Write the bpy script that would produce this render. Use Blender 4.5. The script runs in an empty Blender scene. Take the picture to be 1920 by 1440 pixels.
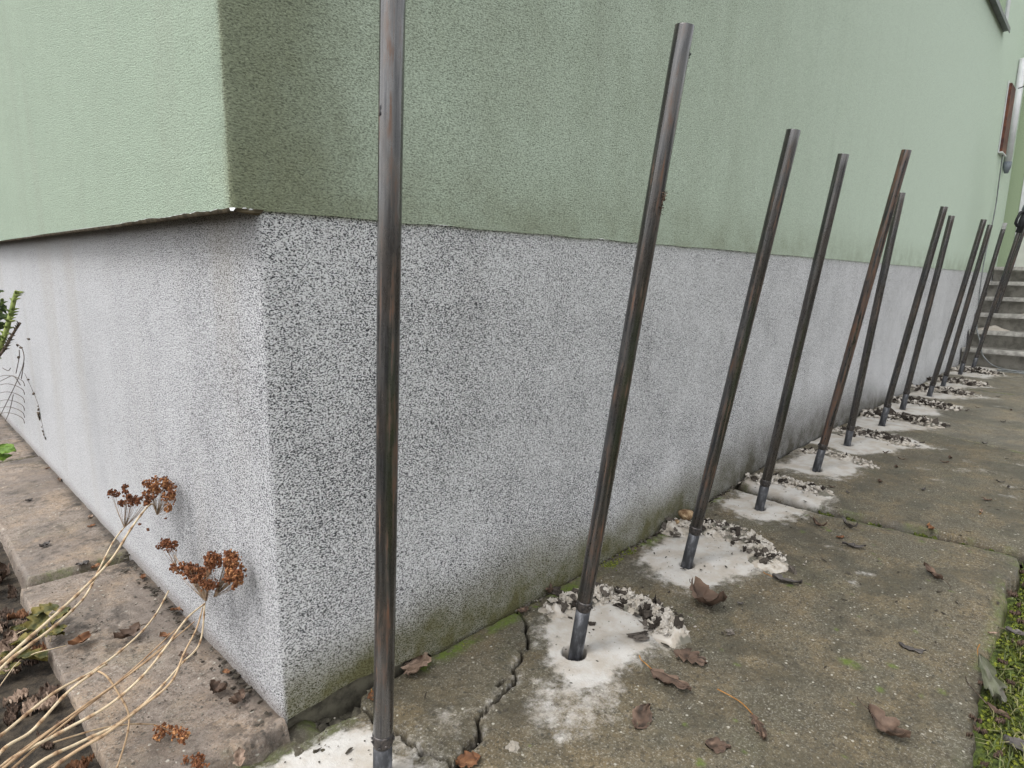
import bpy, math, random
import numpy as np
from mathutils import Vector, Matrix, noise as mnoise
R = math.radians
rng = random.Random(7)
S = bpy.context.scene
COL = S.collection

# ------------------------------------------------------------------ camera
FPX = 1160.35
CAM = np.array([-0.45414, -1.01330, 0.83733])
YAW, PIT, ROL = 0.764463, -0.177835, 0.01794
fwd = np.array([math.cos(YAW)*math.cos(PIT), math.sin(YAW)*math.cos(PIT), math.sin(PIT)])
rt0 = np.array([math.sin(YAW), -math.cos(YAW), 0.0])
up0 = np.cross(rt0, fwd)
rt = rt0*math.cos(ROL)+up0*math.sin(ROL)
up = -rt0*math.sin(ROL)+up0*math.cos(ROL)
cd = bpy.data.cameras.new('camera'); cam = bpy.data.objects.new('camera', cd); COL.objects.link(cam)
cam.matrix_world = Matrix(((rt[0], up[0], -fwd[0], CAM[0]), (rt[1], up[1], -fwd[1], CAM[1]),
                           (rt[2], up[2], -fwd[2], CAM[2]), (0, 0, 0, 1)))
cd.sensor_width = 36; cd.lens = 36*FPX/1920; cd.clip_start = 0.02; cd.clip_end = 500
S.camera = cam

# ------------------------------------------------------------------ sky, sun, exposure
SUN_EL, SUN_AZ = R(60), math.atan2(0.22, -0.97)      # direction TO the sun: from beyond the short wall
w = bpy.data.worlds.new('World'); S.world = w; w.use_nodes = True
nt = w.node_tree; nt.nodes.clear()
sky = nt.nodes.new('ShaderNodeTexSky'); sky.sky_type = 'NISHITA'; sky.sun_disc = False
sky.sun_elevation = SUN_EL; sky.sun_rotation = math.pi/2-SUN_AZ
sky.dust_density = 3.0; sky.air_density = 1.0; sky.ozone_density = 1.0
hs = nt.nodes.new('ShaderNodeHueSaturation'); hs.inputs['Saturation'].default_value = 0.13
bg = nt.nodes.new('ShaderNodeBackground'); bg.inputs['Strength'].default_value = 0.15
wo = nt.nodes.new('ShaderNodeOutputWorld')
nt.links.new(sky.outputs[0], hs.inputs['Color']); nt.links.new(hs.outputs[0], bg.inputs[0]); nt.links.new(bg.outputs[0], wo.inputs[0])
sd = bpy.data.lights.new('sun', 'SUN'); sd.energy = 0.5; sd.angle = R(16); sd.color = (1, 0.985, 0.96)
so = bpy.data.objects.new('sun', sd); COL.objects.link(so)
dsun = Vector((math.cos(SUN_AZ)*math.cos(SUN_EL), math.sin(SUN_AZ)*math.cos(SUN_EL), math.sin(SUN_EL)))
so.rotation_euler = dsun.to_track_quat('Z', 'Y').to_euler(); so.location = (-4, 4, 6)
S.view_settings.view_transform = 'Standard'; S.view_settings.look = 'None'
S.view_settings.exposure = 1.45; S.view_settings.gamma = 1.0

# ------------------------------------------------------------------ pixel -> place helpers (1920x1440 photo pixels)
def ray(px, py): return fwd+rt*((px-960)/FPX)+up*((720-py)/FPX)
PX = [-1, .2, .9, 1.35, 1.9, 2.2, 4, 9]; PZ = [-.02, -.025, -.025, -.017, .005, .02, .033, .033]
def gz(x): return np.interp(x, PX, PZ)
def onz(px, py, z): d = ray(px, py); return CAM+d*((z-CAM[2])/d[2])
def gp(px, py):
    z = 0.0
    for _ in range(10): z = float(gz(onz(px, py, z)[0]))
    return onz(px, py, z)
def onx(px, py, x): d = ray(px, py); return CAM+d*((x-CAM[0])/d[0])
def ony(px, py, y): d = ray(px, py); return CAM+d*((y-CAM[1])/d[1])
def atd(px, py, t): d = ray(px, py); return CAM+d*t      # t = depth along the view axis

# ------------------------------------------------------------------ material helpers
class NT:
    def __init__(s, name):
        s.m = bpy.data.materials.new(name); s.m.use_nodes = True; s.t = s.m.node_tree; s.t.nodes.clear()
        s.out = s.n('ShaderNodeOutputMaterial'); s.b = s.n('ShaderNodeBsdfPrincipled')
        s.t.links.new(s.b.outputs[0], s.out.inputs[0])
        s.tc = s.n('ShaderNodeTexCoord'); s.geo = s.n('ShaderNodeNewGeometry')
        s.pos = s.geo.outputs['Position']; s.obj = s.tc.outputs['Object']
    def n(s, t): return s.t.nodes.new(t)
    def set(s, i, v):
        if hasattr(v, 'is_output') or isinstance(v, bpy.types.NodeSocket): s.t.links.new(v, i)
        elif isinstance(v, (tuple, list)) and len(v) == 3 and i.type == 'RGBA': i.default_value = (*v, 1)
        else: i.default_value = v
    def math(s, op, a, b=0.0, c=0.0, clamp=False):
        n = s.n('ShaderNodeMath'); n.operation = op; n.use_clamp = clamp
        s.set(n.inputs[0], a); s.set(n.inputs[1], b); s.set(n.inputs[2], c); return n.outputs[0]
    def mapping(s, v, scale=(1, 1, 1), loc=(0, 0, 0)):
        n = s.n('ShaderNodeMapping'); s.set(n.inputs[0], v); n.inputs['Scale'].default_value = scale
        n.inputs['Location'].default_value = loc; return n.outputs[0]
    def noise(s, v, scale, detail=3, rough=0.55, dist=0.0):
        n = s.n('ShaderNodeTexNoise'); s.set(n.inputs['Vector'], v); n.inputs['Scale'].default_value = scale
        n.inputs['Detail'].default_value = detail; n.inputs['Roughness'].default_value = rough
        n.inputs['Distortion'].default_value = dist; return n.outputs[0]
    def vor(s, v, scale, out=0):
        n = s.n('ShaderNodeTexVoronoi'); s.set(n.inputs['Vector'], v); n.inputs['Scale'].default_value = scale
        return n.outputs[out]
    def ss(s, v, a, b, lo=0.0, hi=1.0):          # smoothstep map
        n = s.n('ShaderNodeMapRange'); n.interpolation_type = 'SMOOTHSTEP'; s.set(n.inputs[0], v)
        for k, q in zip((1, 2, 3, 4), (a, b, lo, hi)): s.set(n.inputs[k], q)
        return n.outputs[0]
    def lin(s, v, a, b, lo=0.0, hi=1.0):
        n = s.n('ShaderNodeMapRange'); s.set(n.inputs[0], v)
        for k, q in zip((1, 2, 3, 4), (a, b, lo, hi)): s.set(n.inputs[k], q)
        return n.outputs[0]
    def mix(s, f, a, b, mode='MIX'):
        n = s.n('ShaderNodeMix'); n.data_type = 'RGBA'; n.blend_type = mode
        s.set(n.inputs[0], f); s.set(n.inputs[6], a); s.set(n.inputs[7], b); return n.outputs[2]
    def sep(s, v):
        n = s.n('ShaderNodeSeparateXYZ'); s.set(n.inputs[0], v); return n.outputs
    def comb(s, x, y, z):
        n = s.n('ShaderNodeCombineXYZ'); s.set(n.inputs[0], x); s.set(n.inputs[1], y); s.set(n.inputs[2], z); return n.outputs[0]
    def attr(s, name):
        n = s.n('ShaderNodeAttribute'); n.attribute_name = name; return n.outputs['Fac']
    def bump(s, h, strength=0.5, dist=0.002, prev=None):
        n = s.n('ShaderNodeBump'); s.set(n.inputs['Height'], h); n.inputs['Strength'].default_value = strength
        n.inputs['Distance'].default_value = dist
        if prev: s.set(n.inputs['Normal'], prev)
        return n.outputs[0]
    def fin(s, col, rough=0.9, metal=0.0, normal=None, spec=0.3):
        s.set(s.b.inputs['Base Color'], col); s.set(s.b.inputs['Roughness'], rough); s.set(s.b.inputs['Metallic'], metal)
        s.set(s.b.inputs['Specular IOR Level'], spec)
        if normal: s.set(s.b.inputs['Normal'], normal)
        return s.m

def render_mat(name, kind):
    """rough scratched render; kind 'plinth' (white with grime in the pits) or 'green'"""
    n = NT(name); P = n.sep(n.pos); X, Y, Z = P[0], P[1], P[2]
    h = n.math('SUBTRACT', X, Y)
    v = n.comb(h, n.math('MULTIPLY', Z, 1.75), n.math('MULTIPLY', h, 0.28))
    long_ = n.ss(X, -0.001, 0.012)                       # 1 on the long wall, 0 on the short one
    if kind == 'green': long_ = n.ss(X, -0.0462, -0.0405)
    g1 = n.noise(v, 255 if kind == 'plinth' else 215, 2.5, 0.62, 0.3); g2 = n.noise(v, 560, 2, 0.6)
    grain = n.math('ADD', n.math('MULTIPLY', g1, 0.7), n.math('MULTIPLY', g2, 0.3))
    big = n.noise(n.pos, 1.7, 4, 0.6); med = n.noise(n.pos, 9, 4, 0.65)
    streak = n.noise(n.mapping(n.pos, (7, 7, 0.7)), 1.0, 4, 0.6)
    near = n.ss(X, 3.6, 0.0)
    if kind == 'plinth':
        dens = n.math('MULTIPLY', long_, n.lin(near, 0, 1, 0.058, 0.098))
        dens = n.math('ADD', dens, n.math('MULTIPLY', n.math('SUBTRACT', n.noise(n.pos, 5.5, 4, 0.6), 0.5), 0.12))
        dens = n.math('ADD', dens, n.math('MULTIPLY', n.math('SUBTRACT', big, 0.5), 0.10))
        lmask = n.math('MULTIPLY', n.math('SUBTRACT', 1.0, long_), n.ss(Y, 1.3, 0.1))
        dens = n.math('ADD', dens, n.math('ADD', n.math('MULTIPLY', lmask, 0.075), n.math('MULTIPLY', n.math('SUBTRACT', 1.0, long_), 0.02)))
        th = n.math('ADD', 0.412, n.math('MULTIPLY', dens, 0.75))
        pit = n.ss(grain, n.math('SUBTRACT', th, 0.035), n.math('ADD', th, 0.022), 1.0, 0.0)
        depth = n.math('MULTIPLY', pit, n.math('ADD', n.lin(lmask, 0, 1, 0.62, 0.92), n.math('MULTIPLY', long_, 0.36)), clamp=True)
        base = n.mix(long_, n.mix(med, (0.44, 0.442, 0.45), (0.53, 0.532, 0.54)), n.mix(med, (0.70, 0.70, 0.705), (0.84, 0.84, 0.845)))  # long face coloured paler than the short one to offset its weaker light
        base = n.mix(n.lin(grain, 0.38, 0.60, 0.42, 0.0), base, (0.10, 0.10, 0.10))
        base = n.mix(n.ss(streak, 0.5, 0.8, 0, 0.2), base, (0.40, 0.39, 0.37))
        col = n.mix(depth, base, (0.022, 0.023, 0.027))
        # algae and splash dirt above the paving
        top = n.math('ADD', n.lin(n.noise(n.mapping(n.pos, (1, 1, .25)), 2.4, 3), 0.3, 0.7, 0.12, 0.25), n.math('MULTIPLY', n.math('MULTIPLY', n.ss(X, 1.2, 2.3), n.ss(X, 4.3, 3.2)), 0.20))
        low = n.ss(Z, top, n.math('MULTIPLY', top, 0.05))
        low = n.math('MULTIPLY', low, long_)
        low = n.math('MULTIPLY', low, n.lin(med, 0.3, 0.7, 0.65, 1.15), clamp=True)
        low = n.math('MULTIPLY', low, n.lin(n.ss(X, 4.2, 5.0), 0, 1, 1, 0.35))
        algae = n.mix(n.ss(X, 0.8, 2.4), (0.115, 0.108, 0.036), (0.068, 0.060, 0.042))
        algae = n.mix(n.math('MULTIPLY', pit, 0.45), algae, (0.02, 0.02, 0.012))
        col = n.mix(n.math('MULTIPLY', low, 0.95), col, algae)
        # shadow of the overhang, painted into the colour on the short side
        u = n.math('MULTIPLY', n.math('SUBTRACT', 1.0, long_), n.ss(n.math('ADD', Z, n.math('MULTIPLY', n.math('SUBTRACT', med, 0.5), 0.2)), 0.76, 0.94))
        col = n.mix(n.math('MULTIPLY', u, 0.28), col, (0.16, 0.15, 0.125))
        st = n.math('MULTIPLY', n.math('SUBTRACT', 1.0, long_), n.ss(n.noise(n.mapping(n.pos, (1, 3.4, 0.35), (0, .3, 0)), 1.0, 3), 0.52, 0.68))
        col = n.mix(n.math('MULTIPLY', st, 0.22), col, (0.30, 0.27, 0.22))
        ld = n.math('MULTIPLY', n.math('SUBTRACT', 1.0, long_), n.ss(Z, 0.05, 0.0))
        col = n.mix(n.math('MULTIPLY', ld, 0.6), col, (0.14, 0.11, 0.09))
        bs = 0.0032
    else:
        pit = n.ss(grain, 0.37, 0.47, 1.0, 0.0)
        base = n.mix(long_, n.mix(med, (0.275, 0.34, 0.262), (0.325, 0.39, 0.305)), n.mix(med, (0.50, 0.595, 0.47), (0.58, 0.67, 0.55)))  # same green per face, short side darkened and long side lightened to even the light
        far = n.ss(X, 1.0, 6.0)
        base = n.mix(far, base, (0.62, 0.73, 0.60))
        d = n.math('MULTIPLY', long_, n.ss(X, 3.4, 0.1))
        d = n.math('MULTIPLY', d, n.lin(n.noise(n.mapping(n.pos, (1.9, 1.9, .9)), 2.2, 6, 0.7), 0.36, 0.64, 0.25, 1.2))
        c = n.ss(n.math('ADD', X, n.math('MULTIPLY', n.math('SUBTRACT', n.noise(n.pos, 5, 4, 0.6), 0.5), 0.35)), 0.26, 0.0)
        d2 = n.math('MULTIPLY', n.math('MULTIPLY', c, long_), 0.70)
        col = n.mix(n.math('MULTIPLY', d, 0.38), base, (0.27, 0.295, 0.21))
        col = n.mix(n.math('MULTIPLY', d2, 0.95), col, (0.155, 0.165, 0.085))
        lowg = n.math('MULTIPLY', n.math('MULTIPLY', n.ss(Z, 1.12, 0.92), long_), n.lin(med, 0.35, 0.65, 0.1, 0.8))
        col = n.mix(n.math('MULTIPLY', lowg, 0.5), col, (0.17, 0.175, 0.085))
        col = n.mix(n.math('MULTIPLY', n.math('MULTIPLY', n.ss(streak, 0.5, 0.72), 0.14), n.ss(X, 5.5, 1.0)), col, (0.26, 0.27, 0.22))
        dk = n.math('ADD', 0.42, n.math('MULTIPLY', long_, n.lin(near, 0, 1, 0.05, 0.36)))
        col = n.mix(n.math('MULTIPLY', n.lin(grain, 0.34, 0.60, 1.0, 0.0), n.math('ADD', dk, -0.06)), col, (0.055, 0.06, 0.045))
        col = n.mix(n.math('MULTIPLY', pit, 0.25), col, (0.045, 0.05, 0.035))
        vm = n.n('ShaderNodeTexVoronoi'); n.set(vm.inputs['Vector'], n.mapping(v, (1, 1.6, 1))); vm.inputs['Scale'].default_value = 7.0
        mk = n.math('MULTIPLY', n.ss(n.math('ADD', vm.outputs['Distance'], n.math('MULTIPLY', med, 0.05)), 0.055, 0.035), n.ss(n.sep(vm.outputs['Color'])[0], 0.70, 0.72))
        col = n.mix(n.math('MULTIPLY', mk, 0.7), col, (0.06, 0.055, 0.035))
        bs = 0.003
    nb = n.bump(grain, 1.0, bs*1.5); nb = n.bump(big, 0.25, 0.02, nb)
    return n.fin(col, 0.93, 0, nb, 0.2)

def concrete_mat(name, c1, c2, dirt=(0.05, 0.04, 0.03)):
    n = NT(name)
    big = n.noise(n.pos, 2.6, 5, 0.65, 0.4); med = n.noise(n.pos, 22, 5, 0.7); fine = n.noise(n.pos, 210, 3, 0.7)
    vf = n.noise(n.pos, 90, 4, 0.75)
    col = n.mix(n.ss(big, 0.33, 0.67), c1, c2)
    col = n.mix(n.ss(n.noise(n.mapping(n.pos, (1, 1, 1), (4, 2, 0)), 7, 5, 0.7), 0.42, 0.66, 0, 0.65), col, (c1[0]*1.35, c1[1]*1.2, c1[2]*0.95))
    col = n.mix(n.ss(n.noise(n.mapping(n.pos, (1, 1, 1), (9, 5, 0)), 4.5, 5, 0.7), 0.5, 0.7, 0, 0.5), col, (c2[0]*.8, c2[1]*.88, c2[2]*.72))
    col = n.mix(n.ss(med, 0.42, 0.68, 0, 0.45), col, dirt)
    col = n.mix(n.ss(vf, 0.48, 0.64, 0, 0.8), col, dirt)
    col = n.mix(n.ss(fine, 0.50, 0.72, 0, 0.5), col, (0.36, 0.34, 0.29))
    col = n.mix(n.ss(n.noise(n.pos, 330, 2, 0.6), 0.55, 0.68, 0, 0.6), col, (0.03, 0.026, 0.02))
    damp = n.ss(n.noise(n.mapping(n.pos, (1, 1, 1), (2, 8, 0)), 3.2, 6, 0.7, 0.6), 0.47, 0.60)
    col = n.mix(n.math('MULTIPLY', damp, 0.5), col, (c2[0]*.48, c2[1]*.46, c2[2]*.45))
    # pale aggregate grains
    vn = n.n('ShaderNodeTexVoronoi'); n.set(vn.inputs['Vector'], n.pos); vn.inputs['Scale'].default_value = 95
    n.set(vn.inputs['Vector'], n.mix(0.035, n.pos, n.n('ShaderNodeTexNoise').outputs['Color'], 'ADD'))
    rnd = n.sep(vn.outputs['Color'])[0]
    grain = n.math('MULTIPLY', n.ss(vn.outputs['Distance'], 0.34, 0.20), n.ss(rnd, 0.935, 0.96))
    col = n.mix(n.math('MULTIPLY', grain, 0.6), col, (0.42, 0.40, 0.34))
    grit = n.math('MULTIPLY', n.ss(vn.outputs['Distance'], 0.40, 0.25), n.ss(rnd, 0.10, 0.08))
    col = n.mix(n.math('MULTIPLY', grit, 0.7), col, (0.03, 0.028, 0.022))
    ms = n.math('MULTIPLY', n.attr('moss'), n.lin(n.noise(n.pos, 60, 4, 0.7), 0.35, 0.6, 0.1, 1.25), clamp=True)
    mossc = n.mix(n.noise(n.pos, 130, 3), (0.035, 0.05, 0.010), (0.12, 0.16, 0.025))
    col = n.mix(ms, col, mossc)
    d = n.attr('dust')
    dn = n.math('ADD', n.math('MULTIPLY', n.math('SUBTRACT', n.noise(n.pos, 38, 6, 0.78), 0.5), 1.5), d)
    dm = n.math('MULTIPLY', n.ss(dn, 0.22, 0.80), n.ss(d, 0.0, 0.35))
    dcol = n.mix(n.ss(n.noise(n.pos, 16, 4, 0.6), 0.35, 0.65), (0.41, 0.395, 0.37), (0.335, 0.305, 0.262))
    dcol = n.mix(n.ss(n.noise(n.pos, 180, 3, 0.7), 0.56, 0.72, 0, 0.5), dcol, (0.33, 0.30, 0.26))
    col = n.mix(dm, col, dcol)
    col = n.mix(n.attr('dark'), col, (0.018, 0.014, 0.010))
    hgt = n.math('ADD', n.math('MULTIPLY', fine, 0.5), n.math('ADD', n.math('MULTIPLY', vf, 1.0), n.math('MULTIPLY', grain, 0.4)))
    nb = n.bump(hgt, 0.55, 0.0035)
    return n.fin(col, n.math('MAXIMUM', n.lin(dm, 0, 1, 0.0, 0.95), n.lin(damp, 0, 1, 0.80, 0.52)), 0, nb, 0.35)

def simple(name, ca, cb, scale=60, rough=0.8, bump=0.3, bd=0.001, detail=3, metal=0, spec=0.3, stretch=(1, 1, 1), lo=0.35, hi=0.65):
    n = NT(name); v = n.mapping(n.obj, stretch)
    f = n.noise(v, scale, detail, 0.65)
    col = n.mix(n.ss(f, lo, hi), ca, cb)
    return n.fin(col, rough, metal, n.bump(f, bump, bd) if bump else None, spec)

def tinted(name, c0, c1, c2, scale=80, rough=0.8, spec=0.25, bd=0.0008):
    """colour from the vertex attribute 'tint' (0 c0 .. 0.5 c1 .. 1 c2), modulated by noise"""
    n = NT(name); t = n.attr('tint'); f = n.noise(n.pos, scale, 4, 0.65)
    t2 = n.math('ADD', t, n.math('MULTIPLY', n.math('SUBTRACT', f, 0.5), 0.5), clamp=True)
    col = n.mix(n.ss(t2, 0, 0.5), c0, c1); col = n.mix(n.ss(t2, 0.5, 1.0), col, c2)
    return n.fin(col, rough, 0, n.bump(f, 0.4, bd), spec)

def pipe_mat(name, rust, seed):
    n = NT(name); v = n.mapping(n.obj, (1, 1, 0.05), (seed, seed*.7, seed*1.3)); vv = n.mapping(n.obj, (1, 1, 0.5), (seed, 0, seed))
    st = n.noise(v, 130, 4, 0.6); pt = n.noise(vv, 14, 5, 0.7); gr = n.noise(n.mapping(n.obj, (1, 1, .3)), 160, 3, 0.7)
    steel = n.mix(n.ss(st, 0.35, 0.65), (0.040, 0.040, 0.042), (0.105, 0.102, 0.100))
    steel = n.mix(n.ss(pt, 0.4, 0.62, 0, 0.55), steel, (0.085, 0.070, 0.058))
    rm = n.math('MULTIPLY', n.ss(n.math('ADD', n.math('MULTIPLY', st, 0.6), n.math('MULTIPLY', pt, 0.4)), 0.60-0.17*rust, 0.70-0.12*rust), n.lin(gr, 0.3, 0.6, 0.4, 1.0))
    rc = n.mix(gr, (0.085, 0.040, 0.022), (0.155, 0.070, 0.034))
    col = n.mix(n.math('MULTIPLY', rm, 0.85), steel, rc)
    col = n.mix(n.ss(n.noise(n.mapping(n.obj, (1, 1, .2), (3, seed, 1)), 55, 3, 0.7), 0.66, 0.76, 0, 0.35), col, (0.25, 0.24, 0.22))
    ro = n.math('ADD', n.lin(gr, 0.3, 0.7, 0.20, 0.38), n.math('MULTIPLY', rm, 0.4))
    n.set(n.b.inputs['Coat Weight'], n.math('SUBTRACT', 0.6, n.math('MULTIPLY', rm, 0.5), clamp=True)); n.b.inputs['Coat Roughness'].default_value = 0.10
    return n.fin(col, ro, n.math('SUBTRACT', 0.75, n.math('MULTIPLY', rm, 0.6), clamp=True), n.bump(gr, 0.25, 0.0006), 0.5)

M = {}
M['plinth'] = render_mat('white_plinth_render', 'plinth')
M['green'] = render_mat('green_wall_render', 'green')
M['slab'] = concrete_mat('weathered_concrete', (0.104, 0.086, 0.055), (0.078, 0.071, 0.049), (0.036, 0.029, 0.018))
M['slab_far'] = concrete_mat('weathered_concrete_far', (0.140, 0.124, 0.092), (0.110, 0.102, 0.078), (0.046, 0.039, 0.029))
M['slab_side'] = concrete_mat('sandy_concrete', (0.205, 0.165, 0.135), (0.172, 0.142, 0.118), (0.080, 0.060, 0.046))
M['step'] = simple('step_concrete', (0.10, 0.095, 0.08), (0.20, 0.19, 0.165), 9, 0.9, 0.5, 0.004, 5)
M['nosing'] = simple('step_nosing', (0.18, 0.172, 0.155), (0.31, 0.30, 0.27), 20, 0.9, 0.4, 0.003, 5)
M['soil'] = simple('dark_soil', (0.016, 0.013, 0.010), (0.055, 0.043, 0.030), 40, 0.95, 0.9, 0.01, 6)
M['lawn'] = simple('mossy_turf', (0.025, 0.035, 0.010), (0.09, 0.12, 0.022), 45, 0.95, 0.9, 0.01, 6)
M['strip'] = simple('lip_underside', (0.06, 0.048, 0.03), (0.16, 0.13, 0.085), 45, 0.9, 0.6, 0.003, 5)
M['foil'] = simple('torn_mesh', (0.25, 0.24, 0.22), (0.5, 0.5, 0.5), 200, 0.6, 0.3)
M['collar'] = simple('weld_collar', (0.025, 0.024, 0.024), (0.07, 0.06, 0.055), 150, 0.45, 0.6, 0.001, 3, 0.4, 0.5)
M['dusty'] = simple('dusty_steel', (0.030, 0.031, 0.034), (0.17, 0.175, 0.19), 38, 0.55, 0.2, 0.0005, 5, 0.3, 0.4, (1, 1, .4), 0.42, 0.72)
M['bore'] = simple('pipe_bore', (0.008, 0.008, 0.008), (0.02, 0.015, 0.01), 50, 0.9, 0)
M['stalk'] = tinted('dry_straw_stem', (0.50, 0.42, 0.29), (0.34, 0.235, 0.14), (0.12, 0.065, 0.035), 50)
M['floret'] = tinted('dried_floret', (0.055, 0.022, 0.012), (0.17, 0.065, 0.028), (0.40, 0.20, 0.085), 400, 0.85)
M['twig2'] = simple('brown_flower_stalk', (0.10, 0.065, 0.04), (0.28, 0.20, 0.13), 90, 0.9, 0.2)
M['twig'] = simple('dark_twig', (0.035, 0.025, 0.018), (0.11, 0.085, 0.06), 90, 0.9, 0.3)
M['thorn_green'] = simple('thorny_green_stem', (0.10, 0.14, 0.03), (0.23, 0.27, 0.08), 40, 0.7, 0.3)
M['dark_leaf'] = simple('dark_green_leaf', (0.02, 0.035, 0.012), (0.055, 0.085, 0.022), 60, 0.6, 0.3)
M['bright_leaf'] = simple('bright_green_leaf', (0.055, 0.11, 0.008), (0.09, 0.16, 0.014), 60, 0.6, 0.3)
M['olive_leaf'] = simple('olive_yellow_leaf', (0.035, 0.040, 0.012), (0.125, 0.10, 0.022), 30, 0.7, 0.4)
M['chalk'] = tinted('pale_drill_spoil', (0.41, 0.38, 0.338), (0.31, 0.277, 0.232), (0.12, 0.113, 0.092), 120, 0.95, 0.15, 0.002)
M['char'] = tinted('dark_drill_spoil', (0.028, 0.023, 0.019), (0.075, 0.064, 0.054), (0.34, 0.31, 0.27), 160, 0.95, 0.15, 0.002)
M['leaf_brown'] = tinted('brown_dead_leaf', (0.032, 0.022, 0.016), (0.080, 0.052, 0.037), (0.160, 0.108, 0.078), 60, 0.7)
M['leaf_rust'] = tinted('rusty_dead_leaf', (0.065, 0.030, 0.016), (0.14, 0.064, 0.030), (0.23, 0.12, 0.06), 60, 0.75)
M['leaf_grey'] = tinted('grey_dead_leaf', (0.028, 0.025, 0.023), (0.068, 0.060, 0.055), (0.13, 0.117, 0.107), 60, 0.55)
M['leaf_pale'] = tinted('pale_tan_leaf', (0.13, 0.088, 0.062), (0.22, 0.155, 0.115), (0.29, 0.22, 0.165), 60, 0.8)
M['leaf_sage'] = tinted('grey_green_leaf', (0.05, 0.055, 0.032), (0.10, 0.105, 0.070), (0.13, 0.122, 0.107), 45, 0.6)
M['petiole'] = simple('orange_petiole', (0.20, 0.085, 0.02), (0.32, 0.16, 0.04), 90, 0.6, 0)
M['shell'] = simple('tan_husk', (0.10, 0.055, 0.025), (0.34, 0.25, 0.15), 45, 0.85, 1.0, 0.004, 5)
M['grass'] = tinted('grass_blade', (0.035, 0.045, 0.012), (0.075, 0.10, 0.022), (0.20, 0.18, 0.09), 60, 0.6)
M['moss'] = tinted('moss_tuft', (0.020, 0.026, 0.005), (0.065, 0.080, 0.010), (0.16, 0.18, 0.022), 160, 0.95)
M['stone'] = simple('grey_rubble', (0.045, 0.040, 0.030), (0.115, 0.105, 0.075), 30, 0.95, 0.8, 0.004, 5)
M['sill'] = simple('grey_sill_metal', (0.13, 0.14, 0.14), (0.17, 0.18, 0.18), 10, 0.5, 0)
M['pvc'] = simple('white_plastic', (0.50, 0.51, 0.51), (0.60, 0.61, 0.61), 6, 0.45, 0)
M['glass'] = NT('window_glass').fin((0.14, 0.19, 0.16), 0.12, 0, None, 0.5)
M['redbrown'] = simple('red_brown_box', (0.06, 0.022, 0.02), (0.15, 0.055, 0.03), 14, 0.6, 0.2)
M['cable'] = simple('grey_cable', (0.12, 0.13, 0.13), (0.20, 0.21, 0.21), 20, 0.6, 0)
M['door'] = simple('cream_door', (0.42, 0.44, 0.38), (0.50, 0.52, 0.45), 3, 0.5, 0)
M['olive'] = simple('shaded_green_wall', (0.24, 0.30, 0.19), (0.30, 0.36, 0.24), 120, 0.9, 0.5)  # green wall render with the shade of the entrance corner in its colour
M['gasket'] = simple('dark_rail', (0.10, 0.10, 0.09), (0.16, 0.16, 0.14), 20, 0.6, 0)
M['navy'] = simple('navy_housing', (0.015, 0.018, 0.045), (0.035, 0.040, 0.085), 20, 0.5, 0)
M['gunmetal'] = simple('grey_housing', (0.10, 0.12, 0.14), (0.17, 0.19, 0.21), 18, 0.5, 0)
M['rubber'] = simple('black_rubber', (0.012, 0.012, 0.014), (0.025, 0.025, 0.028), 20, 0.6, 0)
PIPE = [pipe_mat('scaled_steel_%s' % k, r, s) for k, r, s in (('plain', 0.2, 1.7), ('worn', 0.5, 5.1), ('rusty', 1.05, 9.3), ('dark', 0.05, 13.9))]

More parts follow.
